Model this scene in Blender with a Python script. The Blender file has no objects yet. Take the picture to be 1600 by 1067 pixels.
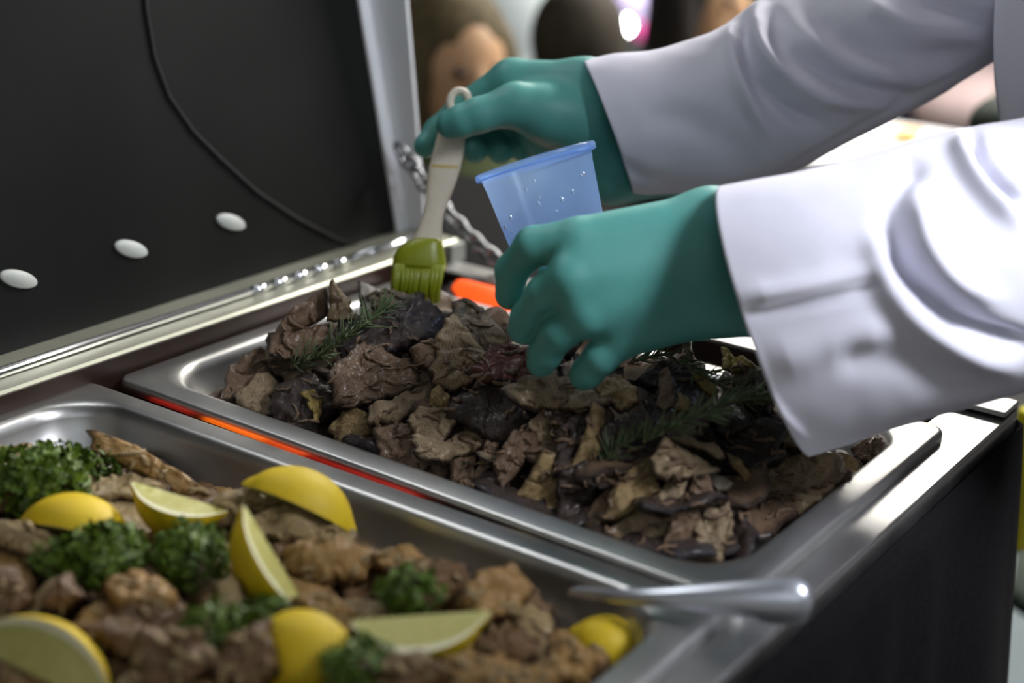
import bpy, bmesh, math, random
import numpy as np
from mathutils import Vector, Matrix, noise as mnoise

random.seed(7)
rng = np.random.default_rng(7)
scene = bpy.context.scene
COL = scene.collection
ZT = 0.95            # height of the pan rims above the floor; scene below is written with the rims at z = 0

# ------------------------------------------------------------------ camera
CAM = np.array([.84762, -.678116, .421508])
RM = np.array([[.80864126, .58742321, .03214463],
               [.2262297, -.26005774, -.93871726],
               [-.54306485, .76635758, -.34318599]])      # right, down, forward
FPX = 2316.88
cam_d = bpy.data.cameras.new('camera')
cam_d.sensor_width = 36.0
cam_d.lens = 36.0 * FPX / 1600.0
cam_d.clip_start = .02
cam_d.dof.use_dof = True
cam_d.dof.focus_distance = 1.06
cam_d.dof.aperture_fstop = 2.8
cam = bpy.data.objects.new('camera', cam_d)
COL.objects.link(cam)
cm = Matrix.Identity(4)
for i in range(3):
    cm[i][0] = RM[0][i]; cm[i][1] = -RM[1][i]; cm[i][2] = -RM[2][i]
    cm[i][3] = CAM[i] + (ZT if i == 2 else 0)
cam.matrix_world = cm
scene.camera = cam

# ------------------------------------------------------------------ world, lights, exposure
world = bpy.data.worlds.new('world')
scene.world = world
world.use_nodes = True
world.node_tree.nodes['Background'].inputs[0].default_value = (.55, .62, .75, 1)
world.node_tree.nodes['Background'].inputs[1].default_value = .03
vs = scene.view_settings
vs.view_transform = 'Standard'; vs.look = 'None'; vs.gamma = 1; vs.use_curve_mapping = False
vs.exposure = -.38

def area(name, loc, target, size, power, color):
    l = bpy.data.lights.new(name, 'AREA'); l.shape = 'RECTANGLE'
    l.size, l.size_y = size; l.energy = power; l.color = color
    o = bpy.data.objects.new(name, l); COL.objects.link(o)
    o.location = (loc[0], loc[1], loc[2] + ZT)
    d = Vector(target) - Vector(loc)
    o.rotation_euler = d.to_track_quat('-Z', 'Y').to_euler()
    return o
key = area('ceiling_light_key', (1.3, .25, 1.05), (.50, .42, .12), (.42, .34), 5.2, (.90, .92, 1.0))
area('fill_light_serving', (-.45, .20, 1.35), (.42, .30, .05), (.6, .4), 6.6, (.95, .97, 1.0))  # unseen fill lamp, added to brighten the meat and the cook's torso
key.data.spread = math.radians(62)
area('fill_light_room', (1.7, -1.5, 1.5), (.6, .2, .1), (1.5, 1.0), 5.2, (.86, .92, 1.0))  # unseen broad fill, added on the camera side to lift the shaded faces
area('ceiling_light_hall', (-.2, 3.2, 1.85), (-.3, 2.2, -.5), (2.4, .6), 230, (1.0, .95, .88))
area('ceiling_light_stall', (1.0, 2.4, 1.7), (.9, 2.2, -.4), (.8, .5), 95, (1.0, .97, .95))

# ------------------------------------------------------------------ helpers
def px(u, v, d):
    return CAM + d * (RM[0] * (u - 800) / FPX + RM[1] * (v - 533.5) / FPX + RM[2])
def ray(u, v):
    r = px(u, v, 1.0) - CAM
    return r
def onz(u, v, z):
    r = ray(u, v); return CAM + r * (z - CAM[2]) / r[2]
def ony(u, v, y):
    r = ray(u, v); return CAM + r * (y - CAM[1]) / r[1]
def onx(u, v, x):
    r = ray(u, v); return CAM + r * (x - CAM[0]) / r[0]
def proj(P):
    q = (np.asarray(P) - CAM) @ RM.T
    return 800 + FPX * q[..., 0] / q[..., 2], 533.5 + FPX * q[..., 1] / q[..., 2], q[..., 2]
def camdir(r, u, t):
    v = RM[0] * r - RM[1] * u - RM[2] * t
    return v / np.linalg.norm(v)
def unit(v):
    v = np.asarray(v, float); return v / (np.linalg.norm(v) + 1e-12)

def obj(name, mesh, mat=None, parent=None, smooth=True, origin=None):
    """links mesh data (pan coordinates) as one object; origin = point the object's origin goes to"""
    if isinstance(mesh, tuple):
        V, Fc = mesh[0], mesh[1]
        me = bpy.data.meshes.new(name)
        V = np.asarray(V, float)
        me.from_pydata(V.tolist(), [], [tuple(int(i) for i in f) for f in Fc])
        me.update()
    elif isinstance(mesh, bmesh.types.BMesh):
        me = bpy.data.meshes.new(name); mesh.to_mesh(me); mesh.free()
    else:
        me = mesh
    if smooth:
        me.polygons.foreach_set('use_smooth', [True] * len(me.polygons))
    if mat is not None and len(me.materials) == 0:
        me.materials.append(mat)
    o = bpy.data.objects.new(name, me); COL.objects.link(o)
    if parent is not None:
        o.parent = parent
        if origin is None: origin = parent.get('_o', (0, 0, 0))
        origin = Vector(origin)
        me.transform(Matrix.Translation(-origin))
        o.location = origin - Vector(parent.get('_o', (0, 0, 0)))
    else:
        if origin is None:
            co = np.array([v.co[:] for v in me.vertices])
            lo, hi = co.min(0), co.max(0)
            origin = ((lo[0] + hi[0]) / 2, (lo[1] + hi[1]) / 2, lo[2])
        origin = Vector([float(a) for a in origin])
        me.transform(Matrix.Translation(-origin))
        o.location = origin + Vector((0, 0, ZT))
    o['_o'] = tuple(float(a) for a in origin)
    return o
def tag(o, label=None, cat=None, group=None, kind=None):
    if label: o['label'] = label
    if cat: o['category'] = cat
    if group: o['group'] = group
    if kind: o['kind'] = kind
    return o
def thing(name, label, cat, loc, group=None):
    o = bpy.data.objects.new(name, None); COL.objects.link(o)
    loc = [float(a) for a in loc]
    o.location = (loc[0], loc[1], loc[2] + ZT); o['_o'] = tuple(loc)
    o.empty_display_size = .02
    return tag(o, label, cat, group)

class MB:
    """collects vertices and faces"""
    def __init__(s): s.V = []; s.F = []
    def add(s, V, F):
        n = len(s.V); s.V += [tuple(map(float, v)) for v in V]; s.F += [tuple(n + i for i in f) for f in F]; return s
    def box(s, a, b):
        x0, y0, z0 = a; x1, y1, z1 = b
        return s.add([(x0,y0,z0),(x1,y0,z0),(x1,y1,z0),(x0,y1,z0),(x0,y0,z1),(x1,y0,z1),(x1,y1,z1),(x0,y1,z1)],
                     [(0,3,2,1),(4,5,6,7),(0,1,5,4),(1,2,6,5),(2,3,7,6),(3,0,4,7)])
    def tube(s, pts, rad, n=8, cap=True):
        pts = [np.asarray(p, float) for p in pts]
        rad = rad if hasattr(rad, '__len__') else [rad] * len(pts)
        V = []; F = []; up = None
        for i, p in enumerate(pts):
            t = unit(pts[min(i + 1, len(pts) - 1)] - pts[max(i - 1, 0)])
            if up is None:
                up = np.array([0, 0, 1.]) if abs(t[2]) < .9 else np.array([1., 0, 0])
            a = unit(np.cross(t, up)); b = np.cross(a, t); up = b
            for k in range(n):
                th = 2 * math.pi * k / n
                V.append(p + rad[i] * (math.cos(th) * a + math.sin(th) * b))
        for i in range(len(pts) - 1):
            for k in range(n):
                F.append((i*n+k, i*n+(k+1) % n, (i+1)*n+(k+1) % n, (i+1)*n+k))
        if cap:
            F.append(tuple(range(n))[::-1]); F.append(tuple((len(pts)-1)*n + k for k in range(n)))
        return s.add(V, F)
    def loft(s, rings, cap=True):
        n = len(rings[0]); V = [p for r in rings for p in r]; F = []
        for i in range(len(rings) - 1):
            for k in range(n):
                F.append((i*n+k, i*n+(k+1) % n, (i+1)*n+(k+1) % n, (i+1)*n+k))
        if cap:
            F.append(tuple(range(n))[::-1]); F.append(tuple((len(rings)-1)*n + k for k in range(n)))
        return s.add(V, F)
    def out(s): return (s.V, s.F)

def bevel(o, w=.0015, seg=2):
    m = o.modifiers.new('bevel', 'BEVEL'); m.width = w; m.segments = seg; m.limit_method = 'ANGLE'
    return o
def solid(o, t, off=-1):
    m = o.modifiers.new('solid', 'SOLIDIFY'); m.thickness = t; m.offset = off
    return o
def fix_normals(o):
    bm = bmesh.new(); bm.from_mesh(o.data); bmesh.ops.recalc_face_normals(bm, faces=bm.faces[:]); bm.to_mesh(o.data); bm.free()
    return o

# ---- signed-distance modelling (continuous bodies, gloves)
def sd_cone(P, a, b, r1, r2):
    a = np.asarray(a, np.float32); b = np.asarray(b, np.float32); d = b - a
    t = np.clip(((P - a) @ d) / max(float(d @ d), 1e-9), 0, 1)
    q = P - a - t[..., None] * d
    return np.sqrt((q * q).sum(-1)) - (r1 + (r2 - r1) * t)
def sd_ell(P, c, r, Rm=None):
    q = P - np.asarray(c, np.float32)
    if Rm is not None: q = q @ np.asarray(Rm, np.float32)
    r = np.asarray(r, np.float32)
    k0 = np.sqrt(((q / r) ** 2).sum(-1)); k1 = np.sqrt(((q / (r * r)) ** 2).sum(-1))
    return k0 * (k0 - 1) / np.maximum(k1, 1e-6)
def smin(a, b, k):
    h = np.clip(.5 + .5 * (b - a) / k, 0, 1)
    return b + (a - b) * h - k * h * (1 - h)
def surfnet(f, lo, hi, h):
    lo = np.asarray(lo, np.float32); n = np.ceil((np.asarray(hi) - lo) / h).astype(int) + 1
    g = np.stack(np.meshgrid(*[lo[i] + h * np.arange(n[i], dtype=np.float32) for i in range(3)], indexing='ij'), -1)
    S = f(g.reshape(-1, 3).astype(np.float32)).reshape(n)
    ins = S < 0
    c = [ins[i:n[0]-1+i, j:n[1]-1+j, k:n[2]-1+k] for i in (0, 1) for j in (0, 1) for k in (0, 1)]
    cnt = sum(x.astype(np.int8) for x in c)
    act = (cnt > 0) & (cnt < 8)
    idx = np.argwhere(act); vid = -np.ones(act.shape, int); vid[act] = np.arange(len(idx))
    acc = np.zeros((len(idx), 3)); num = np.zeros(len(idx))
    corners = [(i, j, k) for i in (0, 1) for j in (0, 1) for k in (0, 1)]
    for a in range(8):
        for b in range(a + 1, 8):
            A, B = np.array(corners[a]), np.array(corners[b])
            if abs(A - B).sum() != 1: continue
            sa = S[tuple((idx + A).T)]; sb = S[tuple((idx + B).T)]
            m = (sa < 0) != (sb < 0)
            t = np.where(m, sa / np.where(m, sa - sb, 1), 0)
            acc += np.where(m[:, None], A + t[:, None] * (B - A), 0); num += m
    V = lo + h * (idx + acc / num[:, None])
    Fs = []
    for ax in range(3):
        sl0 = [slice(None)] * 3; sl1 = [slice(None)] * 3
        sl0[ax] = slice(0, n[ax] - 1); sl1[ax] = slice(1, n[ax])
        e0, e1 = ins[tuple(sl0)], ins[tuple(sl1)]
        E = np.argwhere(e0 != e1)
        o1, o2 = (ax + 1) % 3, (ax + 2) % 3
        ok = (E[:, o1] > 0) & (E[:, o2] > 0) & (E[:, o1] < n[o1] - 1) & (E[:, o2] < n[o2] - 1)
        E = E[ok]
        d1 = np.zeros(3, int); d1[o1] = 1; d2 = np.zeros(3, int); d2[o2] = 1
        q = np.stack([vid[tuple((E - d1 - d2).T)], vid[tuple((E - d2).T)], vid[tuple(E.T)], vid[tuple((E - d1).T)]], 1)
        flip = ~e0[tuple(E.T)]
        q[flip] = q[flip][:, ::-1]
        Fs.append(q)
    return V, np.concatenate(Fs)

# ------------------------------------------------------------------ materials
def mat(name, base=(.5, .5, .5), rough=.5, metal=0., **kw):
    m = bpy.data.materials.new(name); m.use_nodes = True
    b = m.node_tree.nodes['Principled BSDF']
    b.inputs['Base Color'].default_value = (*base, 1); b.inputs['Roughness'].default_value = rough
    b.inputs['Metallic'].default_value = metal
    for k, v in kw.items():
        b.inputs[k.replace('_', ' ')].default_value = v
    return m
def nd(m, t, **kw):
    n = m.node_tree.nodes.new(t)
    for k, v in kw.items(): setattr(n, k, v)
    return n
def ln(m, a, b): m.node_tree.links.new(a, b)
def bsdf(m): return m.node_tree.nodes['Principled BSDF']
def ramp(m, fac, stops):
    r = nd(m, 'ShaderNodeValToRGB'); e = r.color_ramp.elements
    while len(e) < len(stops): e.new(.5)
    for el, (p, c) in zip(e, stops): el.position = p; el.color = (*c, 1)
    ln(m, fac, r.inputs[0]); return r.outputs[0]
def tex(m, scale, detail=5, rough=.6, coord='Object', stretch=None, dist=0.):
    tc = nd(m, 'ShaderNodeTexCoord'); mp = nd(m, 'ShaderNodeMapping'); n = nd(m, 'ShaderNodeTexNoise')
    if stretch: mp.inputs['Scale'].default_value = stretch
    ln(m, tc.outputs[coord], mp.inputs[0]); ln(m, mp.outputs[0], n.inputs['Vector'])
    n.inputs['Scale'].default_value = scale; n.inputs['Detail'].default_value = detail
    n.inputs['Roughness'].default_value = rough; n.inputs['Distortion'].default_value = dist
    return n.outputs['Fac']
def bump(m, h, strength, dist=.002):
    b = nd(m, 'ShaderNodeBump'); b.inputs['Strength'].default_value = strength; b.inputs['Distance'].default_value = dist
    ln(m, h, b.inputs['Height']); ln(m, b.outputs[0], bsdf(m).inputs['Normal'])
def mix(m, fac, a, b, mode='MIX'):
    x = nd(m, 'ShaderNodeMix', data_type='RGBA', blend_type=mode)
    for s, v in ((x.inputs[0], fac), (x.inputs[6], a), (x.inputs[7], b)):
        if hasattr(v, 'links'): ln(m, v, s)
        else: s.default_value = v if not hasattr(v, '__len__') else (*v, 1)
    return x.outputs[2]

def noisy(name, stops, scale, rough=.5, metal=0., bmp=.2, bdist=.001, stretch=None, detail=6, rrange=None, **kw):
    m = mat(name, stops[0][1], rough, metal, **kw)
    f = tex(m, scale, detail, stretch=stretch)
    ln(m, ramp(m, f, stops), bsdf(m).inputs['Base Color'])
    if bmp: bump(m, f, bmp, bdist)
    if rrange:
        mr = nd(m, 'ShaderNodeMapRange'); mr.inputs[3].default_value, mr.inputs[4].default_value = rrange
        ln(m, f, mr.inputs[0]); ln(m, mr.outputs[0], bsdf(m).inputs['Roughness'])
    return m
def meat_mat(name, flesh, flesh2, crust, wet=.36, crustw=(.62, .95), fib=1.0):
    m = mat(name, flesh, wet)
    bsdf(m).inputs['Specular IOR Level'].default_value = .5
    f1 = tex(m, 55, 6, .65); f2 = tex(m, 330, 4, .65, stretch=(1, 6, 1.5), dist=.4); f3 = tex(m, 900, 3, .6); f4 = tex(m, 34, 9, .72, dist=.6)
    base = ramp(m, f1, [(.3, flesh2), (.62, flesh)])
    base = mix(m, .6, base, ramp(m, f2, [(.33, tuple(.42 * c for c in flesh)), (.66, tuple(min(1, 1.45 * c) for c in flesh))]))
    sp = ramp(m, f3, [(.34, tuple(.45 * c ** .3 for c in flesh)), (.50, (1, 1, 1))])
    base = mix(m, .7, base, sp, 'MULTIPLY')
    gv = nd(m, 'ShaderNodeMapRange'); gv.inputs[1].default_value = .53; gv.inputs[2].default_value = .68; gv.inputs[4].default_value = .85
    ln(m, f4, gv.inputs[0])
    base = mix(m, gv.outputs[0], base, tuple(.5 * a + .5 * b for a, b in zip(crust, flesh2)))      # browned, gravy soaked patches
    at = nd(m, 'ShaderNodeAttribute', attribute_name='edge')
    ad = nd(m, 'ShaderNodeMath', operation='MULTIPLY_ADD'); ln(m, f1, ad.inputs[0]); ad.inputs[1].default_value = .9; ln(m, at.outputs['Fac'], ad.inputs[2])
    mr = nd(m, 'ShaderNodeMapRange'); mr.inputs[1].default_value = crustw[0] + .45; mr.inputs[2].default_value = crustw[1] + .45
    ln(m, ad.outputs[0], mr.inputs[0])
    base = mix(m, mr.outputs[0], base, crust)
    ln(m, base, bsdf(m).inputs['Base Color'])
    rr = nd(m, 'ShaderNodeMapRange'); rr.inputs[1].default_value = .3; rr.inputs[2].default_value = .7; rr.inputs[3].default_value = wet + .15; rr.inputs[4].default_value = max(.12, wet - .22)
    ln(m, f4, rr.inputs[0]); ln(m, rr.outputs[0], bsdf(m).inputs['Roughness'])
    def mul(a, k):
        x = nd(m, 'ShaderNodeMath', operation='MULTIPLY'); ln(m, a, x.inputs[0]); x.inputs[1].default_value = k; return x.outputs[0]
    def add(a, b):
        x = nd(m, 'ShaderNodeMath', operation='ADD'); ln(m, a, x.inputs[0]); ln(m, b, x.inputs[1]); return x.outputs[0]
    bump(m, add(add(mul(f1, .9), mul(f2, .75 * fib)), mul(f3, .25)), .9, .0026)
    bsdf(m).inputs['Coat Weight'].default_value = .20; bsdf(m).inputs['Coat Roughness'].default_value = .22
    return m

M = {}
M['steel'] = noisy('steel', [(.35, (.50, .50, .49)), (.7, (.62, .62, .60))], 9, .36, 1., bmp=.05, rrange=(.28, .48))
M['steel_dull'] = noisy('steel_dull', [(.35, (.40, .39, .36)), (.7, (.50, .49, .45))], 14, .4, 1., bmp=.05, rrange=(.3, .5))
M['steel_dark'] = noisy('steel_dark', [(.3, (.004, .0045, .004)), (.7, (.008, .009, .008))], 4, .42, 0., bmp=.03, rrange=(.38, .55), Specular_IOR_Level=.18)
M['lid_wall'] = noisy('lid_wall', [(.3, (.34, .345, .27)), (.7, (.46, .465, .37))], 12, .4, .55, bmp=.04, rrange=(.34, .5))
M['lid_edge'] = noisy('lid_edge', [(.3, (.76, .78, .82)), (.7, (.83, .85, .88))], 12, .4, .0, bmp=.03)
M['reflect_brown'] = noisy('reflect_brown_steel', [(.3, (.020, .011, .008)), (.7, (.038, .021, .015))], 16, .4, .3, bmp=.05)  # steel with the brown reflections of meat and heat glow put into its colour
M['chrome'] = mat('chrome', (.75, .77, .80), .16, 1.)
M['chain'] = mat('chain_steel', (.30, .31, .32), .25, 1.)
M['spoon'] = noisy('spoon_steel', [(.3, (.62, .65, .72)), (.7, (.72, .75, .82))], 20, .3, .85, bmp=.02, rrange=(.26, .36))
M['pale_grey'] = mat('pale_grey', (.46, .49, .46), .5)
M['cloth_black'] = noisy('cloth_black', [(.3, (.003, .003, .0035)), (.7, (.007, .0065, .0075))], 220, .9, bmp=.3, Specular_IOR_Level=.12)
M['table'] = mat('table', (.03, .03, .03), .7)
M['glow'] = mat('glow', (.9, .1, .02), .5, Emission_Color=(1, .10, .012, 1), Emission_Strength=1.5)
M['meatL'] = meat_mat('roast_pale', (.36, .265, .155), (.215, .145, .085), (.032, .017, .010))
M['meatB'] = meat_mat('roast_brown', (.23, .145, .085), (.12, .070, .042), (.024, .012, .008))
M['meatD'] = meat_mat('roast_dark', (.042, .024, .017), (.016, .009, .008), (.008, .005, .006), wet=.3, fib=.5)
M['meatY'] = meat_mat('roast_yellow', (.38, .265, .115), (.24, .15, .065), (.05, .028, .014))
M['meatR'] = meat_mat('roast_red', (.16, .040, .024), (.06, .016, .012), (.012, .006, .006), wet=.24)
M['fat'] = meat_mat('fat', (.46, .34, .10), (.36, .24, .05), (.22, .15, .04), wet=.3)
M['skin_grey'] = meat_mat('meat_skin', (.30, .27, .20), (.20, .17, .12), (.07, .045, .03), wet=.28)
M['skin_olive'] = meat_mat('meat_skin_olive', (.17, .13, .05), (.09, .065, .03), (.035, .02, .012), wet=.16)
M['chick'] = meat_mat('chicken_golden', (.44, .265, .085), (.31, .155, .045), (.10, .042, .013), wet=.36, fib=.5)
M['chickP'] = meat_mat('chicken_pale', (.48, .35, .165), (.35, .225, .095), (.075, .035, .014), wet=.38)
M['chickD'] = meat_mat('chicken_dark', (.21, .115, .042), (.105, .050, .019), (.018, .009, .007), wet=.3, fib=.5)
M['rind'] = noisy('lemon_rind', [(.3, (.58, .40, .004)), (.7, (.70, .51, .006))], 30, .58, bmp=0)
bump(M['rind'], tex(M['rind'], 900, 2), .25, .0008)
M['pith'] = mat('lemon_pith', (.74, .71, .48), .6)
M['pulp'] = noisy('lemon_pulp', [(.3, (.40, .36, .08)), (.7, (.56, .52, .18))], 240, .32, bmp=.5, stretch=(1, 4, 1), Subsurface_Weight=.15)
M['rosemary'] = noisy('rosemary', [(.3, (.060, .095, .036)), (.7, (.150, .200, .090))], 90, .5, bmp=.1)
M['rstem'] = mat('rosemary_stem', (.16, .14, .07), .6)
M['parsley'] = noisy('parsley', [(.3, (.034, .075, .003)), (.7, (.125, .205, .008))], 70, .5, bmp=.2)
M['glove'] = noisy('nitrile', [(.3, (.075, .290, .262)), (.7, (.092, .335, .300))], 26, .5, bmp=.10, bdist=.0015, Specular_IOR_Level=.4)
M['jacket'] = noisy('jacket_cotton', [(.3, (.70, .70, .80)), (.7, (.76, .76, .86))], 10, .9, bmp=0, Specular_IOR_Level=.15)
bump(M['jacket'], tex(M['jacket'], 1500, 2), .12, .0006)
M['handle'] = noisy('cream_plastic', [(.4, (.60, .54, .42)), (.62, (.66, .60, .50))], 30, .45, bmp=0)
M['stain'] = mat('oil_stain', (.55, .42, .16), .4)
M['silicone'] = mat('olive_silicone', (.215, .245, .006), .38, Subsurface_Weight=.2, Subsurface_Radius=(.01, .01, .002))
M['drop'] = mat('droplet', (.9, .95, 1), .05, IOR=1.33, Transmission_Weight=.9)
M['yellow'] = mat('yellow_plastic', (.62, .55, .01), .45)
M['grey_paint'] = mat('grey_paint', (.30, .34, .36), .5)
M['floor'] = noisy('floor_vinyl', [(.3, (.035, .034, .034)), (.7, (.06, .058, .056))], 3, .5, bmp=.05)
M['wall'] = noisy('wall_paint', [(.3, (.34, .35, .33)), (.7, (.40, .41, .39))], 2, .8, bmp=.02)
M['ceiling'] = mat('ceiling_tile', (.45, .46, .45), .85)
M['maroon'] = mat('maroon_fabric', (.17, .012, .05), .8)
M['white_cloth'] = noisy('white_cloth', [(.3, (.78, .78, .80)), (.7, (.84, .84, .86))], 8, .85, bmp=.02)
M['skin'] = noisy('skin', [(.3, (.52, .30, .15)), (.7, (.60, .36, .20))], 12, .55, bmp=.02, Subsurface_Weight=.1)
M['hair_brown'] = noisy('hair_brown', [(.3, (.050, .036, .012)), (.7, (.12, .088, .036))], 60, .85, bmp=.6, stretch=(1, 1, .25))
M['hair_dark'] = noisy('hair_dark', [(.3, (.010, .008, .007)), (.7, (.028, .020, .016))], 60, .8, bmp=.6, stretch=(1, 1, .25))
M['hair_mid'] = noisy('hair_mid', [(.3, (.018, .014, .008)), (.7, (.050, .038, .022))], 60, .85, bmp=.6, stretch=(1, 1, .25))
M['eye'] = mat('eye', (.02, .015, .01), .2)
M['lips'] = mat('lips', (.35, .12, .10), .5)
def cloth(name, c): return noisy(name, [(.3, tuple(.85 * a for a in c)), (.7, c)], 14, .85, bmp=.05)
# translucent blue tub
m = bpy.data.materials.new('blue_tub'); m.use_nodes = True; nt = m.node_tree; nt.nodes.clear()
o_ = nt.nodes.new('ShaderNodeOutputMaterial'); pb = nt.nodes.new('ShaderNodeBsdfPrincipled'); tr = nt.nodes.new('ShaderNodeBsdfTransparent')
tl = nt.nodes.new('ShaderNodeBsdfTranslucent'); mx = nt.nodes.new('ShaderNodeMixShader'); mx2 = nt.nodes.new('ShaderNodeMixShader')
pb.inputs['Base Color'].default_value = (.34, .50, .80, 1); pb.inputs['Roughness'].default_value = .22
tl.inputs[0].default_value = (.42, .60, .92, 1); tr.inputs[0].default_value = (.66, .80, 1.0, 1)
mx.inputs[0].default_value = .5; mx2.inputs[0].default_value = .60
nt.links.new(pb.outputs[0], mx.inputs[1]); nt.links.new(tl.outputs[0], mx.inputs[2])
nt.links.new(mx.outputs[0], mx2.inputs[1]); nt.links.new(tr.outputs[0], mx2.inputs[2]); nt.links.new(mx2.outputs[0], o_.inputs[0])
M['tub'] = m

# ------------------------------------------------------------------ the hall
FZ = -ZT
X0, X1, Y0, Y1, CZ = -4.2, 4.2, -2.6, 6.6, 2.1
def struct(name, mb, m, **kw): return tag(obj(name, mb.out(), m, smooth=False, **kw), kind='structure')
struct('floor', MB().box((X0, Y0, FZ - .05), (X1, Y1, FZ)), M['floor'])
struct('ceiling', MB().box((X0, Y0, CZ), (X1, Y1, CZ + .05)), M['ceiling'])
struct('wall_back', MB().box((X0, Y1, FZ), (X1, Y1 + .1, CZ)), M['wall'])
struct('wall_left', MB().box((X0 - .1, Y0, FZ), (X0, Y1, CZ)), M['wall'])
struct('wall_right', MB().box((X1, Y0, FZ), (X1 + .1, Y1, CZ)), M['wall'])
struct('wall_front', MB().box((X0, Y0 - .1, FZ), (X1, Y0, CZ)), M['wall'])

# ------------------------------------------------------------------ pans
def rrect(x0, x1, y0, y1, r, z, n=9):
    out = []
    for cx, cy, a0 in ((x1 - r, y1 - r, 0), (x0 + r, y1 - r, 90), (x0 + r, y0 + r, 180), (x1 - r, y0 + r, 270)):
        for k in range(n + 1):
            a = math.radians(a0 + 90 * k / n)
            out.append((cx + r * math.cos(a), cy + r * math.sin(a), z))
    # densify the straight runs so the steel can be dented by noise
    res = []
    for i, p in enumerate(out):
        q = out[(i + 1) % len(out)]; res.append(p)
        L = math.dist(p, q)
        if L > .05:
            for k in range(1, 12):
                t = k / 12; res.append(tuple(p[j] + (q[j] - p[j]) * t for j in range(3)))
    return res
PROF = [(0, -.0085, .012), (0, -.0025, .012), (.0008, -.0006, .012), (.0025, 0, .012), (.011, .0003, .022), (.0165, .0008, .034),
        (.0195, .0004, .042), (.0215, -.002, .046), (.0235, -.008, .048), (.0255, -.022, .048), (.0275, -.024, .048), (.034, -.085, .045), (.040, -.094, .04), (.055, -.096, .03)]
def pan(name, label, x0, x1, y0, y1, rot=0., piv=(0, 0)):
    mb = MB()
    rings = [rrect(x0 + i, x1 - i, y0 + i, y1 - i, r, z) for i, z, r in PROF]
    mb.loft(rings, cap=False)
    n = len(rings[0]); base = (len(rings) - 1) * n
    mb.F.append(tuple(base + k for k in range(n)))
    if rot:
        c, s_ = math.cos(rot), math.sin(rot)
        mb.V = [(piv[0] + c * (x - piv[0]) - s_ * (y - piv[1]), piv[1] + s_ * (x - piv[0]) + c * (y - piv[1]), z) for x, y, z in mb.V]
    o = fix_normals(obj(name, mb.out(), M['steel']))
    solid(o, .0009, 0)
    return tag(o, label, 'food pan', 'steel food pans in the chafing dish')
pan('food_pan', 'deep stainless steel food pan heaped with sliced roast meat', 0, .53, 0, .325)
CROT = math.radians(1.15); CPIV = (.53, -.006)
pan('food_pan', 'stainless steel food pan of golden chicken with lemon wedges and parsley', -.012, .528, -.331, -.006, CROT, CPIV)

# ------------------------------------------------------------------ chafing dish
ch = thing('chafing_dish', 'rectangular stainless steel chafing dish with dark hinged lid standing open', 'chafing dish', (.26, -.02, -.13))
YL, YR = -.46, .418
mb = MB().box((-.004, YL, -.128), (.512, .384, -.122)); mb.box((.506, YL, -.122), (.512, .384, -.0125)); mb.box((-.012, .384, -.128), (.512, .39, -.006)); mb.box((-.012, YL, -.128), (-.006, .384, .0)); mb.box((-.004, YL - .006, -.128), (.512, YL, -.0125))
obj('well', mb.out(), M['reflect_brown'], ch, False)
obj('inner_lip', MB().box((-.0055, YL, -.03), (-.0045, .386, .0135)).out(), M['reflect_brown'], ch, False)  # thin face carrying the meat's reflection as brown colour
bevel(obj('front_flange', MB().box((.508, YL, -.0125), (.553, YR, -.0088)).box((.550, YL, -.034), (.553, YR, -.0125)).out(), M['steel'], ch, False), .001)
bevel(obj('far_rail', MB().box((-.05, .386, -.006), (.553, YR, -.002)).box((-.05, YR - .003, -.034), (.553, YR, -.006)).out(), M['steel'], ch, False), .001)
hb = [(-.0055, -.03), (-.0055, .0145), (-.0075, .0165), (-.0250, .0170), (-.0285, .0150), (-.0285, -.03)]
obj('hinge_beam', MB().loft([[(x, y, z) for x, z in hb] for y in (YL, YR + .01)]).out(), M['lid_wall'], ch, False)
# lid: leaning back from vertical
LB = np.array([-.066, .017])
LTp = ony(575, 0, .4215); LT = np.array([LTp[0], LTp[2]]); ld = unit(LT - LB); lnrm = np.array([ld[1], -ld[0]])   # lid plane up-direction and its face normal (x,z)
LH = .56
def lidp(h, y, off): 
    p = LB + ld * h + lnrm * off; return (p[0], y, p[1])
def lidbox(h0, h1, y0, y1, o0, o1):
    V = [lidp(h, y, o) for h in (h0, h1) for y in (y0, y1) for o in (o0, o1)]
    return V, [(0, 1, 3, 2), (4, 6, 7, 5), (0, 4, 5, 1), (2, 3, 7, 6), (0, 2, 6, 4), (1, 5, 7, 3)]
LYR = .4215
lid = fix_normals(obj('lid', MB().add(*lidbox(0, LH, YL, LYR, -.004, 0)).out(), M['steel_dark'], ch, False))
# tapered side wall, bottom wall, hinge strip
sw = MB().add([lidp(-.004, LYR - .002, -.004), lidp(LH, LYR - .002, -.004), lidp(LH, LYR - .002, .085), lidp(-.004, LYR - .002, .026),
               lidp(-.004, LYR + .002, -.004), lidp(LH, LYR + .002, -.004), lidp(LH, LYR + .002, .085), lidp(-.004, LYR + .002, .026)],
              [(0, 1, 2, 3), (4, 7, 6, 5), (0, 4, 5, 1), (1, 5, 6, 2), (2, 6, 7, 3), (3, 7, 4, 0)])
bevel(obj('side_wall', sw.out(), M['lid_edge'], lid, False), .0008)
bevel(obj('edge_trim', MB().add(*lidbox(-.002, LH, LYR - .016, LYR - .002, 0, .004)).out(), M['lid_edge'], lid, False), .001)
bw = MB().add([(LB[0], YL, LB[1]), (-.034, YL, .020), (-.034, YL, .017), (LB[0], YL, LB[1] - .004), (LB[0], LYR, LB[1]), (-.034, LYR, .020), (-.034, LYR, .017), (LB[0], LYR, LB[1] - .004)],
              [(0, 1, 5, 4), (1, 2, 6, 5), (2, 3, 7, 6), (3, 0, 4, 7), (0, 3, 2, 1), (4, 5, 6, 7)])
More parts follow.
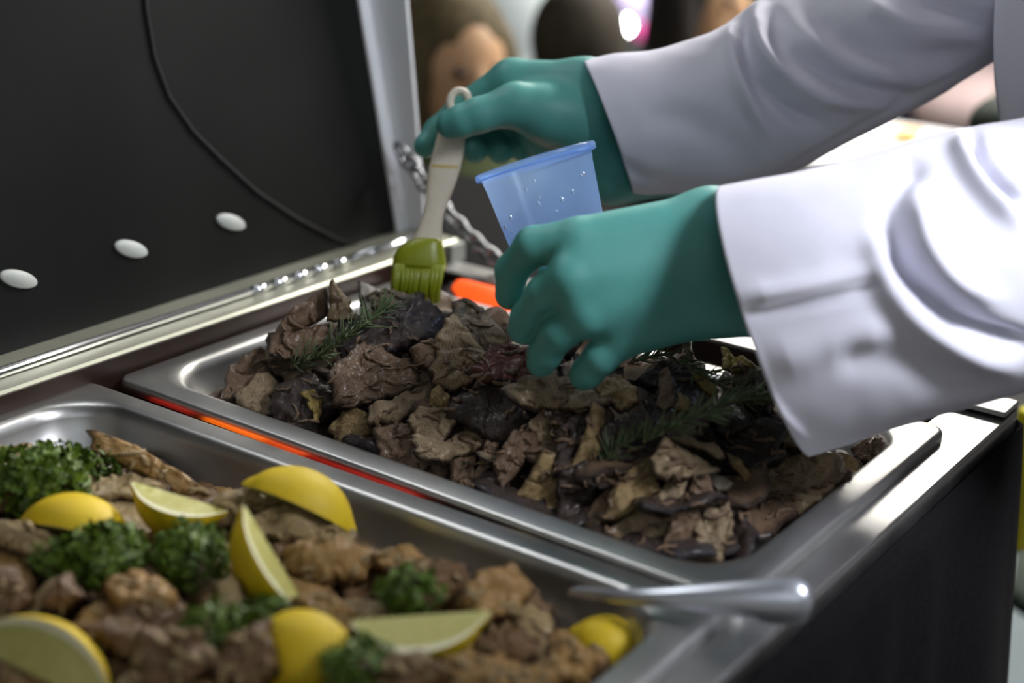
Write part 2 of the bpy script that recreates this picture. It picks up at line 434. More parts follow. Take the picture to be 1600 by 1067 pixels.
obj('bottom_wall', fix_normals(obj('bottom_wall', bw.out(), M['lid_wall'], lid, False)).data, None, lid, False) if False else obj('bottom_wall', bw.out(), M['lid_wall'], lid, False)
mbh = MB().tube([(-.030, YL, .0195), (-.030, .17, .0195)], .0048, 12)
obj('hinge_roll', mbh.out(), M['chrome'], lid)
mbh = MB().tube([(-.030, .30, .0195), (-.030, LYR, .0195)], .0048, 12)
obj('hinge_roll', mbh.out(), M['chrome'], lid)
for k in range(5):
    y = .173 + k * .0255
    obj('hinge_knuckle', MB().tube([(-.030, y, .0195), (-.030, y + .0215, .0195)], .0046, 12).out(), M['chrome'], lid)
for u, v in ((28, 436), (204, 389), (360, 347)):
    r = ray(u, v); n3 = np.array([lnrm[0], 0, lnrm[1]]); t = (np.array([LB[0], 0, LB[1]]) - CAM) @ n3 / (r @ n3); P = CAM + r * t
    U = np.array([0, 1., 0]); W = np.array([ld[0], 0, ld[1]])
    # raised pale oval on the lid face
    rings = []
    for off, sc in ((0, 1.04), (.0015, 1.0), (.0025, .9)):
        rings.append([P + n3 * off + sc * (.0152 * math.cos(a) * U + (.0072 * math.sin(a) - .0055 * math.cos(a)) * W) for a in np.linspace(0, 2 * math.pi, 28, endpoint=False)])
    obj('pale_oval', fix_normals(obj('pale_oval', MB().loft(rings).out(), M['pale_grey'], lid)).data, None, lid) if False else obj('pale_oval', MB().loft(rings).out(), M['pale_grey'], lid)
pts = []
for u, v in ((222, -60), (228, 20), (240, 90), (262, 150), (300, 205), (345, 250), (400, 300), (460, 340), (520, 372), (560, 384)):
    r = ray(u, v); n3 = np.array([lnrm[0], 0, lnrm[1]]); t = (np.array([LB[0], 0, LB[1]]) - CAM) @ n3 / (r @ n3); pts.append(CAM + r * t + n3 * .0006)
M['reflection_dark'] = mat('reflection_black', (.006, .006, .006), .8)
obj('reflection_arc', MB().tube(pts, .0022, 8).out(), M['reflection_dark'], lid)  # dark arc reflected in the lid, modelled as a thin black tube
# hinge end bracket with a hole
bp = px(706, 392, 1.452)
mbk = MB()
for a, b in (((-.012, -.014, .006), (.012, .014, .012)), ((-.012, -.014, -.013), (.012, .014, -.006)), ((-.012, -.014, -.006), (-.006, .014, .006)), ((.006, -.014, -.006), (.012, .014, .006))):
    mbk.box(bp + .72 * np.array(a), bp + .72 * np.array(b))
obj('hinge_bracket', mbk.out(), M['pale_grey'], ch, False)
# heating tubes under the gaps
M['glow_hot'] = mat('glow_hot', (.9, .1, .02), .5, Emission_Color=(1, .17, .006, 1), Emission_Strength=2.2)
M['glow_dim'] = mat('glow_dim', (.5, .02, .01), .5, Emission_Color=(1, .03, .012, 1), Emission_Strength=.5)
for (x0, x1, y, z, g_) in ((.028, .066, -.010, -.022, 'glow_dim'), (.088, .150, -.008, -.022, 'glow_hot'), (.150, .190, -.007, -.022, 'glow'), (.190, .285, -.006, -.022, 'glow_dim')):
    obj('heating_element', MB().tube([(x0, y, z), ((x0 + x1) / 2, y, z), (x1, y, z)], .008, 10).out(), M[g_], ch)
obj('heating_element', MB().tube([(.045, .366, -.012), (.125, .366, -.012)], .013, 10).out(), M['glow'], ch)
# lid chain: each link a torus
def torus(c, ax, long, R, r, stretch=1.5, n=16, k=8):
    ax = unit(ax); long = unit(long); b = np.cross(ax, long); V = []; F = []
    for i in range(n):
        a = 2 * math.pi * i / n
        dirv = math.cos(a) * long * stretch + math.sin(a) * b; cen = c + R * dirv; rad = unit(math.cos(a) * long + math.sin(a) * b)
        for j in range(k):
            t = 2 * math.pi * j / k; V.append(cen + r * (math.cos(t) * rad + math.sin(t) * ax))
    for i in range(n):
        for j in range(k): F.append((i*k+j, ((i+1) % n)*k+j, ((i+1) % n)*k+(j+1) % k, i*k+(j+1) % k))
    return V, F
a, b = px(622, 228, 1.43), px(800, 425, 1.40)
NL = 14
d = unit(b - a); side = unit(np.cross(d, RM[2]))
for i in range(NL):
    t = (i + .5) / NL; c = a + (b - a) * t + np.array([0, 0, -.012 * math.sin(math.pi * t)])
    ang = math.radians(35 + 80 * (i % 2)); ax = math.cos(ang) * side + math.sin(ang) * RM[2]
    obj('chain_link', torus(c, ax, d, .0068, .0021), M['chain'], ch)

# ------------------------------------------------------------------ table and skirt
tb = thing('buffet_table', 'long buffet table hidden under a black cloth skirt', 'table', (.25, -.3, FZ))
obj('table_top', MB().box((-.25, -1.5, -.158), (.53, .40, -.130)).out(), M['table'], tb, False)
for x in (-.2, .48):
    for y in (-1.42, .34): obj('leg', MB().tube([(x, y, FZ), (x, y, -.158)], .02, 10).out(), M['table'], tb)
NV, NU = 26, 240
path = [(-.30, .428), (.556, .428), (.556, -1.55)]
lens = [math.dist(path[0], path[1]), math.dist(path[1], path[2])]
V = []; F = []
for i in range(NU + 1):
    s = i / NU * sum(lens); 
    if s < lens[0]: p = np.array([path[0][0] + s, .428]); nrm = np.array([0, 1.])
    else: p = np.array([.556, .428 - (s - lens[0])]); nrm = np.array([1., 0])
    dc = abs(s - lens[0]); w = math.exp(-(dc / .05) ** 2)
    nrm = unit(nrm * (1 - .5 * w) + .5 * w * np.array([.7, .7]))
    for j in range(NV + 1):
        t = j / NV; z = -.022 + t * (FZ + .012 + .022)
        f = .5 + .5 * math.sin(s * 62 + 1.3 * math.sin(s * 17) + 2.0 * t * (1 - t)); f2 = mnoise.noise(Vector((s * 9, t * 2, 3)))
        off = .002 + t ** .8 * (.034 * f + .022 * f2 + .02) + .045 * t ** .9 * math.exp(-(dc / .10) ** 2)
        V.append((p[0] + nrm[0] * off, p[1] + nrm[1] * off, z))
for i in range(NU):
    for j in range(NV): F.append((i*(NV+1)+j, (i+1)*(NV+1)+j, (i+1)*(NV+1)+j+1, i*(NV+1)+j+1))
tag(solid(obj('table_skirt', (V, F), M['cloth_black']), .0012), 'black pleated cloth skirt hanging below the chafing dish', 'tablecloth')

# ------------------------------------------------------------------ food
def sm01(t): t = min(1, max(0, t)); return t * t * (3 - 2 * t)
def heap_meat(x, y):
    d = min(x - .028, .502 - x, y - .028, .297 - y)
    return -.026 + .062 * sm01(d / .085) if d > 0 else -.026
def heap_chick(x, y):
    d = min(x - .02, .50 - x, y + .305, -.035 - y)
    return -.034 + .030 * sm01(d / .06) if d > 0 else -.034
def onheap(u, v, heap, lift=0.):
    r = ray(u, v); lo = None
    for k in range(400):
        t = .6 + k * .0025; p = CAM + r * t
        if p[2] < heap(p[0], p[1]) + lift: return p
    return onz(u, v, .0)

def slab(poly, heap, thick, lift=0., tilt=.55, curl=0., rough=1., seed=0, dep=0., twist=(0, 0), n=100, rings=16, poly3=None, pw=4.6, grow=1.20, warp=.0075):
    """an irregular slice with rounded, ragged edge and uneven faces from its outline"""
    if poly3 is None:
        P = np.array(poly, float); c = P.mean(0); P = c + (P - c) * grow
        c3 = onheap(c[0], c[1], heap, lift) - RM[2] * dep
        tc = unit(CAM - c3); nrm = unit((1 - tilt) * np.array([0, 0, 1.]) + tilt * tc + twist[0] * RM[0] + twist[1] * np.array([0, 0, 1.]))
        out = []
        for u, v in P:
            r = ray(u, v); t = ((c3 - CAM) @ nrm) / (r @ nrm); out.append(CAM + r * t)
        out = np.array(out)
    else:
        out = np.array(poly3); c3 = out.mean(0); nrm = unit(sum(np.cross(out[i] - c3, out[(i + 1) % len(out)] - c3) for i in range(len(out))))
        if nrm[2] < 0: nrm = -nrm
    c3 = out.mean(0)
    a1 = unit(out[0] - c3); a1 = unit(a1 - nrm * (a1 @ nrm)); a2 = np.cross(nrm, a1)
    Q = np.stack([(out - c3) @ a1, (out - c3) @ a2], 1)
    R0 = np.sqrt((Q ** 2).sum(1)).mean()
    ang = np.linspace(0, 2 * math.pi, n, endpoint=False)
    rad = np.zeros(n)
    m_ = len(Q)
    for i, th in enumerate(ang):
        dx, dy = math.cos(th), math.sin(th); best = 0
        for k in range(m_):
            p, q = Q[k], Q[(k + 1) % m_]; e = q - p; den = dx * e[1] - dy * e[0]
            if abs(den) < 1e-12: continue
            t = (p[0] * e[1] - p[1] * e[0]) / den; s = (p[0] * dy - p[1] * dx) / den
            if -1e-6 <= s <= 1 + 1e-6 and t > best: best = t
        rad[i] = best if best > 0 else R0 * .5
    rad = .15 * np.roll(rad, 1) + .7 * rad + .15 * np.roll(rad, -1)
    for i, th in enumerate(ang):
        rad[i] *= 1 + rough * (.08 * mnoise.noise(Vector((math.cos(th) * 2.2, math.sin(th) * 2.2, seed * 3.7))) + .07 * mnoise.noise(Vector((math.cos(th) * 5, math.sin(th) * 5, seed * 3.7))) + .03 * mnoise.noise(Vector((math.cos(th) * 26, math.sin(th) * 26, seed * 1.7))) + .035 * mnoise.noise(Vector((math.cos(th) * 13, math.sin(th) * 13, seed * 3.7))))
    ca = rng.random() * math.pi
    V = []; E = []
    def pt(i, s, side):
        th = ang[i]; x, y = rad[i] * s * math.cos(th), rad[i] * s * math.sin(th)
        prof = math.sqrt(max(0, 1 - s ** pw))
        g = x * math.cos(ca) + y * math.sin(ca)
        p = c3 + a1 * x + a2 * y
        q = Vector(p * 1.0) * 42 + Vector((seed * 5.1, 0, side))
        nz = mnoise.fractal(q, .9, 2.1, 4) ; q2 = Vector(p) * 130 + Vector((0, seed * 2.3, side * 3))
        nz2 = mnoise.noise(q2)
        ridge = 1 - abs(mnoise.noise(Vector(p) * 75 + Vector((seed, seed, 0)))) * 2
        h = side * thick * .5 * prof * (.75 + .5 * (mnoise.noise(Vector(p) * 30 + Vector((0, 0, seed))) + .5)) + curl * g * g / R0 + warp * mnoise.noise(Vector(p) * 24 + Vector((seed * 1.7, 4, 2))) * 1.6 + rough * (.0034 * nz + .0014 * nz2 + .0009 * mnoise.noise(Vector(p) * 310) - .0022 * max(0, ridge - .6) * 2.2) * (1 if side > 0 else .5)
        jit = rough * .0018 * mnoise.noise(Vector(p) * 160 + Vector((9, seed, 1))) * s
        return p + nrm * h + (a1 * math.cos(th) + a2 * math.sin(th)) * jit
    V.append(pt(0, 0, 1)); E.append(0)
    ss = [1 - (1 - (k + 1) / rings) ** 1.7 for k in range(rings)]
    for s in ss:
        for i in range(n): V.append(pt(i, s, 1)); E.append(s ** 3)
    bs = [ss[k] for k in range(rings - 2, 0, -2)]
    for s in bs:
        for i in range(n): V.append(pt(i, s, -1)); E.append(1)
    V.append(pt(0, 0, -1)); E.append(1)
    F = [(0, 1 + i, 1 + (i + 1) % n) for i in range(n)]
    R_ = rings + len(bs)
    for k in range(R_ - 1):
        for i in range(n): F.append((1 + k*n + i, 1 + (k+1)*n + i, 1 + (k+1)*n + (i+1) % n, 1 + k*n + (i+1) % n))
    last = len(V) - 1
    for i in range(n): F.append((last, 1 + (R_-1)*n + (i+1) % n, 1 + (R_-1)*n + i))
    return V, F, E
def food(name, args, m, label, cat, group, **kw):
    V, F, E = slab(*args, **kw)
    o = obj(name, (V, F), m)
    at = o.data.attributes.new('edge', 'FLOAT', 'POINT'); at.data.foreach_set('value', np.array(E, np.float32))
    return tag(o, label, cat, group)

# --- meat: (outline in photo pixels, material, thickness, lift, tilt, curl, label)
GM = 'sliced roast meat in the deep pan'
SL = [
 ([(302,565),(325,554),(339,562),(346,590),(339,624),(328,621),(305,599)], 'meatY', .012, .004, .7, -.2, 'yellowish fatty chunk of roast meat in the corner by the lid'),
 ([(336,554),(362,540),(378,545),(380,559),(362,571),(342,573)], 'meatB', .014, .002, .6, .1, 'small knobbly brown meat piece touching the rim below the hinge'),
 ([(364,576),(404,554),(437,554),(446,576),(401,593),(376,621),(350,624)], 'meatB', .012, .004, .5, .25, 'folded brown meat slice beside the yellowish corner chunk'),
 ([(401,590),(421,587),(432,601),(421,621),(426,644),(415,655),(378,638),(373,621),(387,610)], 'meatL', .016, .008, .6, .2, 'rounded pale meat lump next to the blackened curl'),
 ([(426,534),(437,512),(460,489),(499,467),(505,495),(474,514),(449,526),(446,557),(426,551)], 'meatB', .014, .018, .7, .2, 'tall dark brown meat piece standing behind the single rosemary sprig'),
 ([(446,526),(477,514),(511,509),(505,537),(474,559),(449,554)], 'meatB', .014, .012, .6, .2, 'brown meat piece right under the rosemary sprig by the brush'),
 ([(516,452),(522,442),(530,455),(544,467),(547,483),(556,495),(511,497),(519,472)], 'meatL', .014, .028, .85, .1, 'pointed meat shred sticking up highest beside the brush'),
 ([(437,604),(477,582),(505,587),(522,613),(519,644),(499,663),(474,675),(437,655),(429,632)], 'meatD', .020, .008, .6, -.45, 'blackened curled crust piece with a yellow fat strip'),
 ([(523,597),(540,576),(571,551),(599,551),(610,562),(633,568),(644,590),(636,610),(596,621),(560,627),(527,625)], 'meatB', .016, .012, .5, .25, 'broad brown slice with yellowish upper edge below the rosemary'),
 ([(516,669),(533,649),(556,642),(575,655),(578,677),(561,703),(533,691)], 'meatY', .018, .006, .75, -.15, 'round pale meat medallion against the near rim'),
 ([(565,531),(605,500),(652,481),(686,503),(681,528),(652,540),(610,548),(571,548)], 'meatD', .018, .010, .45, .2, 'dark crusted meat lump under the brush bristles'),
 ([(681,472),(697,452),(731,444),(771,455),(782,478),(759,486),(714,486),(692,489)], 'meatD', .018, .008, .6, .2, 'dark meat crust piece beside the glowing red gap'),
 ([(711,472),(734,469),(754,486),(787,526),(782,537),(748,534),(723,503),(711,492)], 'meatL', .010, .016, .7, -.1, 'pale smooth slice leaning behind two other pale slices'),
 ([(681,540),(697,512),(709,502),(723,517),(748,545),(737,557),(689,559)], 'meatL', .010, .016, .7, -.1, 'pale triangular slice between two other pale slices'),
 ([(678,579),(692,557),(731,554),(768,557),(765,571),(742,579),(742,599),(709,610),(683,596)], 'meatL', .016, .014, .65, -.1, 'thick pale slice lying in front of the triangular slice'),
 ([(742,582),(773,540),(801,540),(827,551),(838,587),(821,599),(759,599)], 'meatR', .014, .016, .6, .3, 'deep red glazed slice under the gloved fingers'),
 ([(644,551),(675,534),(683,565),(675,585),(652,573)], 'meatB', .014, .006, .6, .1, None),
 ([(613,632),(644,599),(675,599),(672,627),(641,641),(624,663),(582,661),(585,635)], 'meatL', .012, .008, .55, -.1, 'wide pale slice with fine fibres below the broad brown slice'),
 ([(672,638),(678,613),(686,606),(703,627),(703,649),(686,646)], 'meatY', .012, .010, .75, 0, 'small yellowish leaf-shaped meat sliver'),
 ([(641,663),(658,644),(697,649),(717,661),(700,680),(681,704),(658,689)], 'meatL', .012, .016, .6, .2, 'pale slice with a white shred of fat on its tip'),
 ([(588,675),(624,666),(644,675),(647,700),(669,722),(648,745),(600,715)], 'meatB', .014, .004, .65, .1, 'brown slice sliding toward the near rim'),
 ([(647,689),(681,706),(709,683),(742,663),(756,677),(748,703),(709,714),(692,725),(661,720)], 'meatL', .014, .010, .6, .25, 'ruffled pale slice with torn edge'),
 ([(709,644),(714,618),(748,604),(787,610),(810,632),(821,666),(782,683),(737,661)], 'meatD', .020, .010, .55, -.4, 'dark shiny curled slice with a pale rolled edge'),
 ([(793,625),(812,616),(835,597),(869,594),(925,616),(942,630),(931,644),(894,642),(874,636),(815,637)], 'meatL', .010, .016, .45, .1, 'flat slice with a reddish streak below the fingertips'),
 ([(936,597),(970,591),(992,605),(992,630),(970,636),(942,627)], 'meatY', .016, .014, .55, .1, 'crumbly yellow-brown meat end beside the little finger'),
 ([(706,720),(742,712),(741,762),(706,753)], 'meatB', .012, .0, .8, .1, None),
 ([(745,740),(759,692),(779,695),(773,729),(767,757),(745,751)], 'meatB', .010, .004, .85, .1, None),
 ([(776,723),(796,684),(829,667),(846,687),(824,717),(804,743),(787,760)], 'meatB', .012, .008, .85, .2, 'ragged upright slice leaning toward the near rim'),
 ([(801,782),(821,762),(846,717),(871,717),(874,757),(871,810),(835,799)], 'meatY', .010, .004, .85, 0, 'upright tan slice standing on the near rim side'),
 ([(869,740),(871,678),(897,650),(916,636),(925,644),(919,687),(897,717),(880,740)], 'meatD', .012, .010, .85, .1, 'glossy dark upright slice below the flat streaked slice'),
 ([(894,729),(916,678),(925,633),(942,647),(939,695),(933,717),(914,720)], 'meatY', .012, .012, .85, .1, 'upright slice with a yellow fat edge'),
 ([(874,807),(877,740),(933,723),(936,751),(925,785),(902,819)], 'meatD', .012, .002, .85, .1, None),
 ([(829,667),(832,653),(846,644),(863,658),(869,692),(849,695)], 'meatL', .010, .012, .8, 0, None),
 ([(948,802),(956,777),(968,752),(1009,716),(1019,729),(1024,767),(1009,784),(966,810)], 'meatY', .012, .010, .75, -.1, 'pale yellow smooth slice with one dark speck'),
 ([(910,815),(933,782),(958,757),(961,777),(948,807),(933,830)], 'meatB', .010, .004, .85, 0, None),
 ([(1021,721),(1042,688),(1052,696),(1118,726),(1115,734),(1057,744),(1042,752),(1024,739)], 'meatL', .012, .014, .6, 0, 'wedge-shaped slice with glistening white fat along its top'),
 ([(1042,685),(1072,682),(1107,693),(1128,706),(1123,716),(1097,700),(1062,693)], 'meatL', .010, .014, .6, .1, 'thin arched strip of meat above the wedge-shaped slice'),
 ([(1135,709),(1156,721),(1173,744),(1168,757),(1148,736)], 'meatY', .008, .010, .8, 0, 'narrow pale strip beside the big oval slab'),
 ([(946,832),(1016,787),(1042,757),(1072,746),(1062,782),(1044,827),(1026,860),(983,845)], 'meatL', .010, .004, .85, 0, 'long fan-shaped slice standing against the near corner'),
 ([(1077,787),(1082,752),(1105,741),(1118,772),(1110,792),(1082,797)], 'meatB', .012, .008, .8, .1, None),
 ([(1107,744),(1133,746),(1143,757),(1123,769)], 'skin_grey', .008, .012, .7, .1, 'small grey sinewy scrap above the near corner'),
 ([(1118,777),(1138,782),(1145,817),(1128,822),(1115,807)], 'meatL', .010, .008, .8, .1, None),
 ([(1087,817),(1115,797),(1143,820),(1133,853),(1123,876),(1077,868),(1090,843)], 'meatL', .010, .004, .85, .1, 'upright brownish slice in the near corner of the pan'),
 ([(1037,858),(1052,812),(1067,782),(1087,797),(1092,822),(1077,868),(1062,873)], 'meatB', .010, .0, .85, .1, None),
 ([(1148,797),(1173,802),(1176,843),(1163,860),(1148,822)], 'meatB', .010, .0, .85, .1, None),
 ([(1168,781),(1180,752),(1212,724),(1255,710),(1306,722),(1309,745),(1294,764),(1250,804),(1222,818),(1198,827),(1180,813)], 'meatL', .018, .008, .7, -.12, 'big oval slab of pale roast under the white cuff'),
 ([(1250,792),(1306,745),(1325,752),(1304,780),(1259,815),(1231,829),(1217,827)], 'meatB', .010, .002, .75, .1, 'dark layered strip between the big oval slab and the rim'),
 ([(1306,734),(1318,708),(1337,717),(1344,738),(1334,757),(1318,767),(1309,748)], 'meatY', .014, .008, .7, .1, 'ragged fatty end piece right of the big oval slab'),
 ([(1334,703),(1369,687),(1400,701),(1402,708),(1376,727),(1344,722)], 'meatB', .014, .010, .6, .1, 'shredded brown piece near the outer pan corner'),
 ([(1388,687),(1421,675),(1421,694),(1405,701)], 'meatY', .012, .010, .6, .1, 'yellow-crusted scrap in the outer pan corner'),
 ([(1145,675),(1182,667),(1231,680),(1259,701),(1241,706),(1198,687)], 'skin_olive', .010, .016, .5, .1, 'strip of olive oily skin glistening beside the cuff'),
 ([(1133,703),(1170,699),(1217,708),(1224,715),(1198,729),(1170,717)], 'meatD', .014, .008, .55, .1, None),
 ([(1027,632),(1032,585),(1044,583),(1053,615),(1053,634),(1036,640)], 'meatB', .010, .012, .8, .1, 'upright brown slice between the two rosemary sprigs'),
 ([(1057,636),(1061,613),(1076,621),(1076,640)], 'meatY', .010, .012, .8, .1, None),
 ([(1062,560),(1070,534),(1078,530),(1085,562)], 'meatL', .010, .020, .9, .1, 'thin upright meat shred poking up behind the little finger'),
 ([(1130,545),(1140,549),(1148,562),(1157,558),(1174,572),(1155,583),(1132,579)], 'fat', .012, .022, .75, .1, 'crumbly yellow lump of fat on the far rim'),
 ([(1149,589),(1155,577),(1180,572),(1191,581),(1174,598),(1151,611)], 'skin_grey', .010, .016, .6, .15, 'pale greyish skin flap under the yellow fat lump'),
 ([(1153,611),(1191,589),(1208,615),(1202,649),(1176,640)], 'meatD', .014, .012, .6, .1, None),
 ([(1084,586),(1104,592),(1123,606),(1119,615),(1100,609)], 'fat', .008, .014, .6, 0, 'bright yellow bit of fat under the far rosemary sprig'),
 ([(938,666),(1002,649),(1036,679),(1019,711),(964,720)], 'meatD', .016, .004, .5, .1, None),
 ([(1112,653),(1151,649),(1176,662),(1134,674)], 'meatD', .014, .008, .5, .1, None),
 ([(1176,640),(1202,640),(1237,682),(1215,674),(1180,662)], 'meatD', .014, .008, .5, .1, None),
 ([(523,627),(560,627),(600,624),(585,642),(545,650)], 'meatD', .014, .002, .5, .1, None),
 ([(1000,600),(1030,575),(1060,570),(1090,575),(1070,600),(1030,612)], 'meatD', .014, .006, .5, .1, None),
 ([(870,640),(900,636),(905,660),(880,676),(862,660)], 'meatD', .012, .004, .6, .1, None),
 ([(583,470),(605,458),(640,470),(648,490),(612,496),(588,486)], 'meatL', .014, .016, .6, .1, 'rounded pale piece by the bristles at the far corner'),
 ([(470,617),(490,613),(502,628),(500,646),(494,658),(489,652),(493,635),(486,623)], 'fat', .005, .020, .7, 0, 'thin curved strip of yellow fat on the blackened curl'),
 ([(655,646),(668,640),(680,648),(672,654),(662,652)], 'fat', .004, .026, .6, 0, 'white shred of fat on a pale slice'),
]
SLN = iter(['brown knob between the triangular slice and the broad brown slice', 'brown slice stub hanging below the ruffled slice at the rim', 'narrow brown slice beside the ragged upright slice',
  'dark slice standing next to the upright tan slice', 'pale tip poking out below the flat streaked slice', 'brown slice leaning on the pale yellow speckled slice',
  'brown slice behind the upright slice in the near corner', 'pale sliver wedged behind the near corner slice', 'brown slice between the fan-shaped slice and the corner slice', 'brown strip between the corner slices and the big oval slab',
  'dark strips between the narrow pale strip and the olive skin', 'small yellowish slice beside the upright slice between rosemary sprigs', 'dark slice below the pale greyish skin flap', 'dark piece under the dark shaded rosemary sprig',
  'dark lump beneath the pale-tipped rosemary sprig', 'dark crust edge disappearing under the white cuff', 'dark strip below the broad brown slice', 'dark piece under the rosemary beside the little finger', 'dark nub tucked under the flat streaked slice'])
for i, (poly, m_, th, lift, tilt, curl, lab) in enumerate(SL):
    lab = lab or next(SLN)
    tone = {'meatL': 'pale', 'meatB': 'brown', 'meatD': 'dark crusted', 'meatY': 'yellowish', 'meatR': 'red', 'fat': 'yellow', 'skin_grey': 'grey', 'skin_olive': 'olive'}[m_]
    food('meat_slice', (poly, heap_meat), M[m_], lab or f'{tone} piece of roast meat wedged among larger slices', 'meat slice',
         GM if lab else f'{tone} pieces wedged in the meat heap', thick=th, lift=lift, tilt=tilt, curl=curl, seed=i)
# buried slices that fill the pan below
def fill_layer(nx, ny, xr, yr, heap, drop, r0, r1, mats, name, label, cat, group, seed, clampx, clampy, nvx, nvy, th, pw=5., n=40, rings=8):
    k = 0
    for gx in range(nx):
        for gy in range(ny):
            x = xr[0] + (xr[1] - xr[0]) * (gx + (.5 if gy % 2 else 0)) / (nx - .5) + rng.uniform(-.01, .01)
            y = yr[0] + (yr[1] - yr[0]) * gy / (ny - 1) + rng.uniform(-.008, .008)
            z = heap(x, y) - drop
            a0 = rng.random() * 6.28; rr = rng.uniform(r0, r1); el = rng.uniform(.6, .9)
            nv = unit(np.array([rng.uniform(-nvx, nvx), rng.uniform(-nvy, .1), 1.]))
            e1 = unit(np.cross(nv, [math.cos(a0), math.sin(a0), .1])); e2 = np.cross(nv, e1)
            P3 = [np.array([x, y, z]) + rr * rng.uniform(.75, 1.15) * (math.cos(a) * e1 + el * math.sin(a) * e2) for a in np.linspace(0, 6.283, 9, endpoint=False)]
            P3 = [np.array([min(max(p[0], clampx[0]), clampx[1]), min(max(p[1], clampy[0]), clampy[1]), max(p[2], -.085)]) for p in P3]
            food(name, (None, heap), M[mats[k % len(mats)]], label, cat, group, thick=th, curl=rng.uniform(-.3, .4), seed=seed + k, poly3=P3, n=n, rings=rings, pw=pw)
            k += 1
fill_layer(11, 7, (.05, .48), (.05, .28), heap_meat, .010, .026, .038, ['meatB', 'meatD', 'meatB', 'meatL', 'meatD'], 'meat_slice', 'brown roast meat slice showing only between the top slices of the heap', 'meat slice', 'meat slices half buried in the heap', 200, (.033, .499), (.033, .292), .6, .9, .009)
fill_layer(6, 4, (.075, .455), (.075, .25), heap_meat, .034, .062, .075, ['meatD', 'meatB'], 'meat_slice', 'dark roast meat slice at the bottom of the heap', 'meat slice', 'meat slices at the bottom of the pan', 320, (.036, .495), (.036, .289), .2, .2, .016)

# --- loose shreds lying on the slices: follow the real surface of the slices below
bpy.context.view_layer.update()
dgp = bpy.context.evaluated_depsgraph_get()
def surf(u, v, kind='meat_slice'):
    d_ = Vector(ray(u, v)).normalized(); hit, loc, nor, i_, ob, m4 = scene.ray_cast(dgp, Vector((CAM[0], CAM[1], CAM[2] + ZT)) , d_)
    if hit and ob.name.startswith(kind): return np.array(loc) - np.array([0, 0, ZT]), np.array(nor)
    return None
rs = np.random.default_rng(77); mb1 = MB()
for k in range(520):
    u, v = rs.uniform(300, 1400), rs.uniform(450, 870); th = rs.uniform(0, math.pi); L = rs.uniform(14, 44); cv = rs.uniform(-.9, .9); pts = []
    for j in range(7):
        t = j / 6 - .5; a_ = th + cv * t
        h = surf(u + L * t * math.cos(a_), v + L * t * math.sin(a_) * .6)
        if h is None or (pts and np.linalg.norm(h[0] - pts[-1]) > .014): break
        pts.append(h[0] + h[1] * .0008 + rs.normal(size=3) * .0004)
    if len(pts) >= 4:
        r_ = rs.uniform(.0009, .0019); mb1.tube(pts, [r_ * (.35 + .65 * math.sin(math.pi * (j + .5) / len(pts))) for j in range(len(pts))], 6)
ob = obj('meat_shreds', mb1.out(), M['meatB'])
ob.data.attributes.new('edge', 'FLOAT', 'POINT')
tag(ob, 'loose thin shreds of roast meat scattered over the slices', 'meat shreds', kind='stuff')

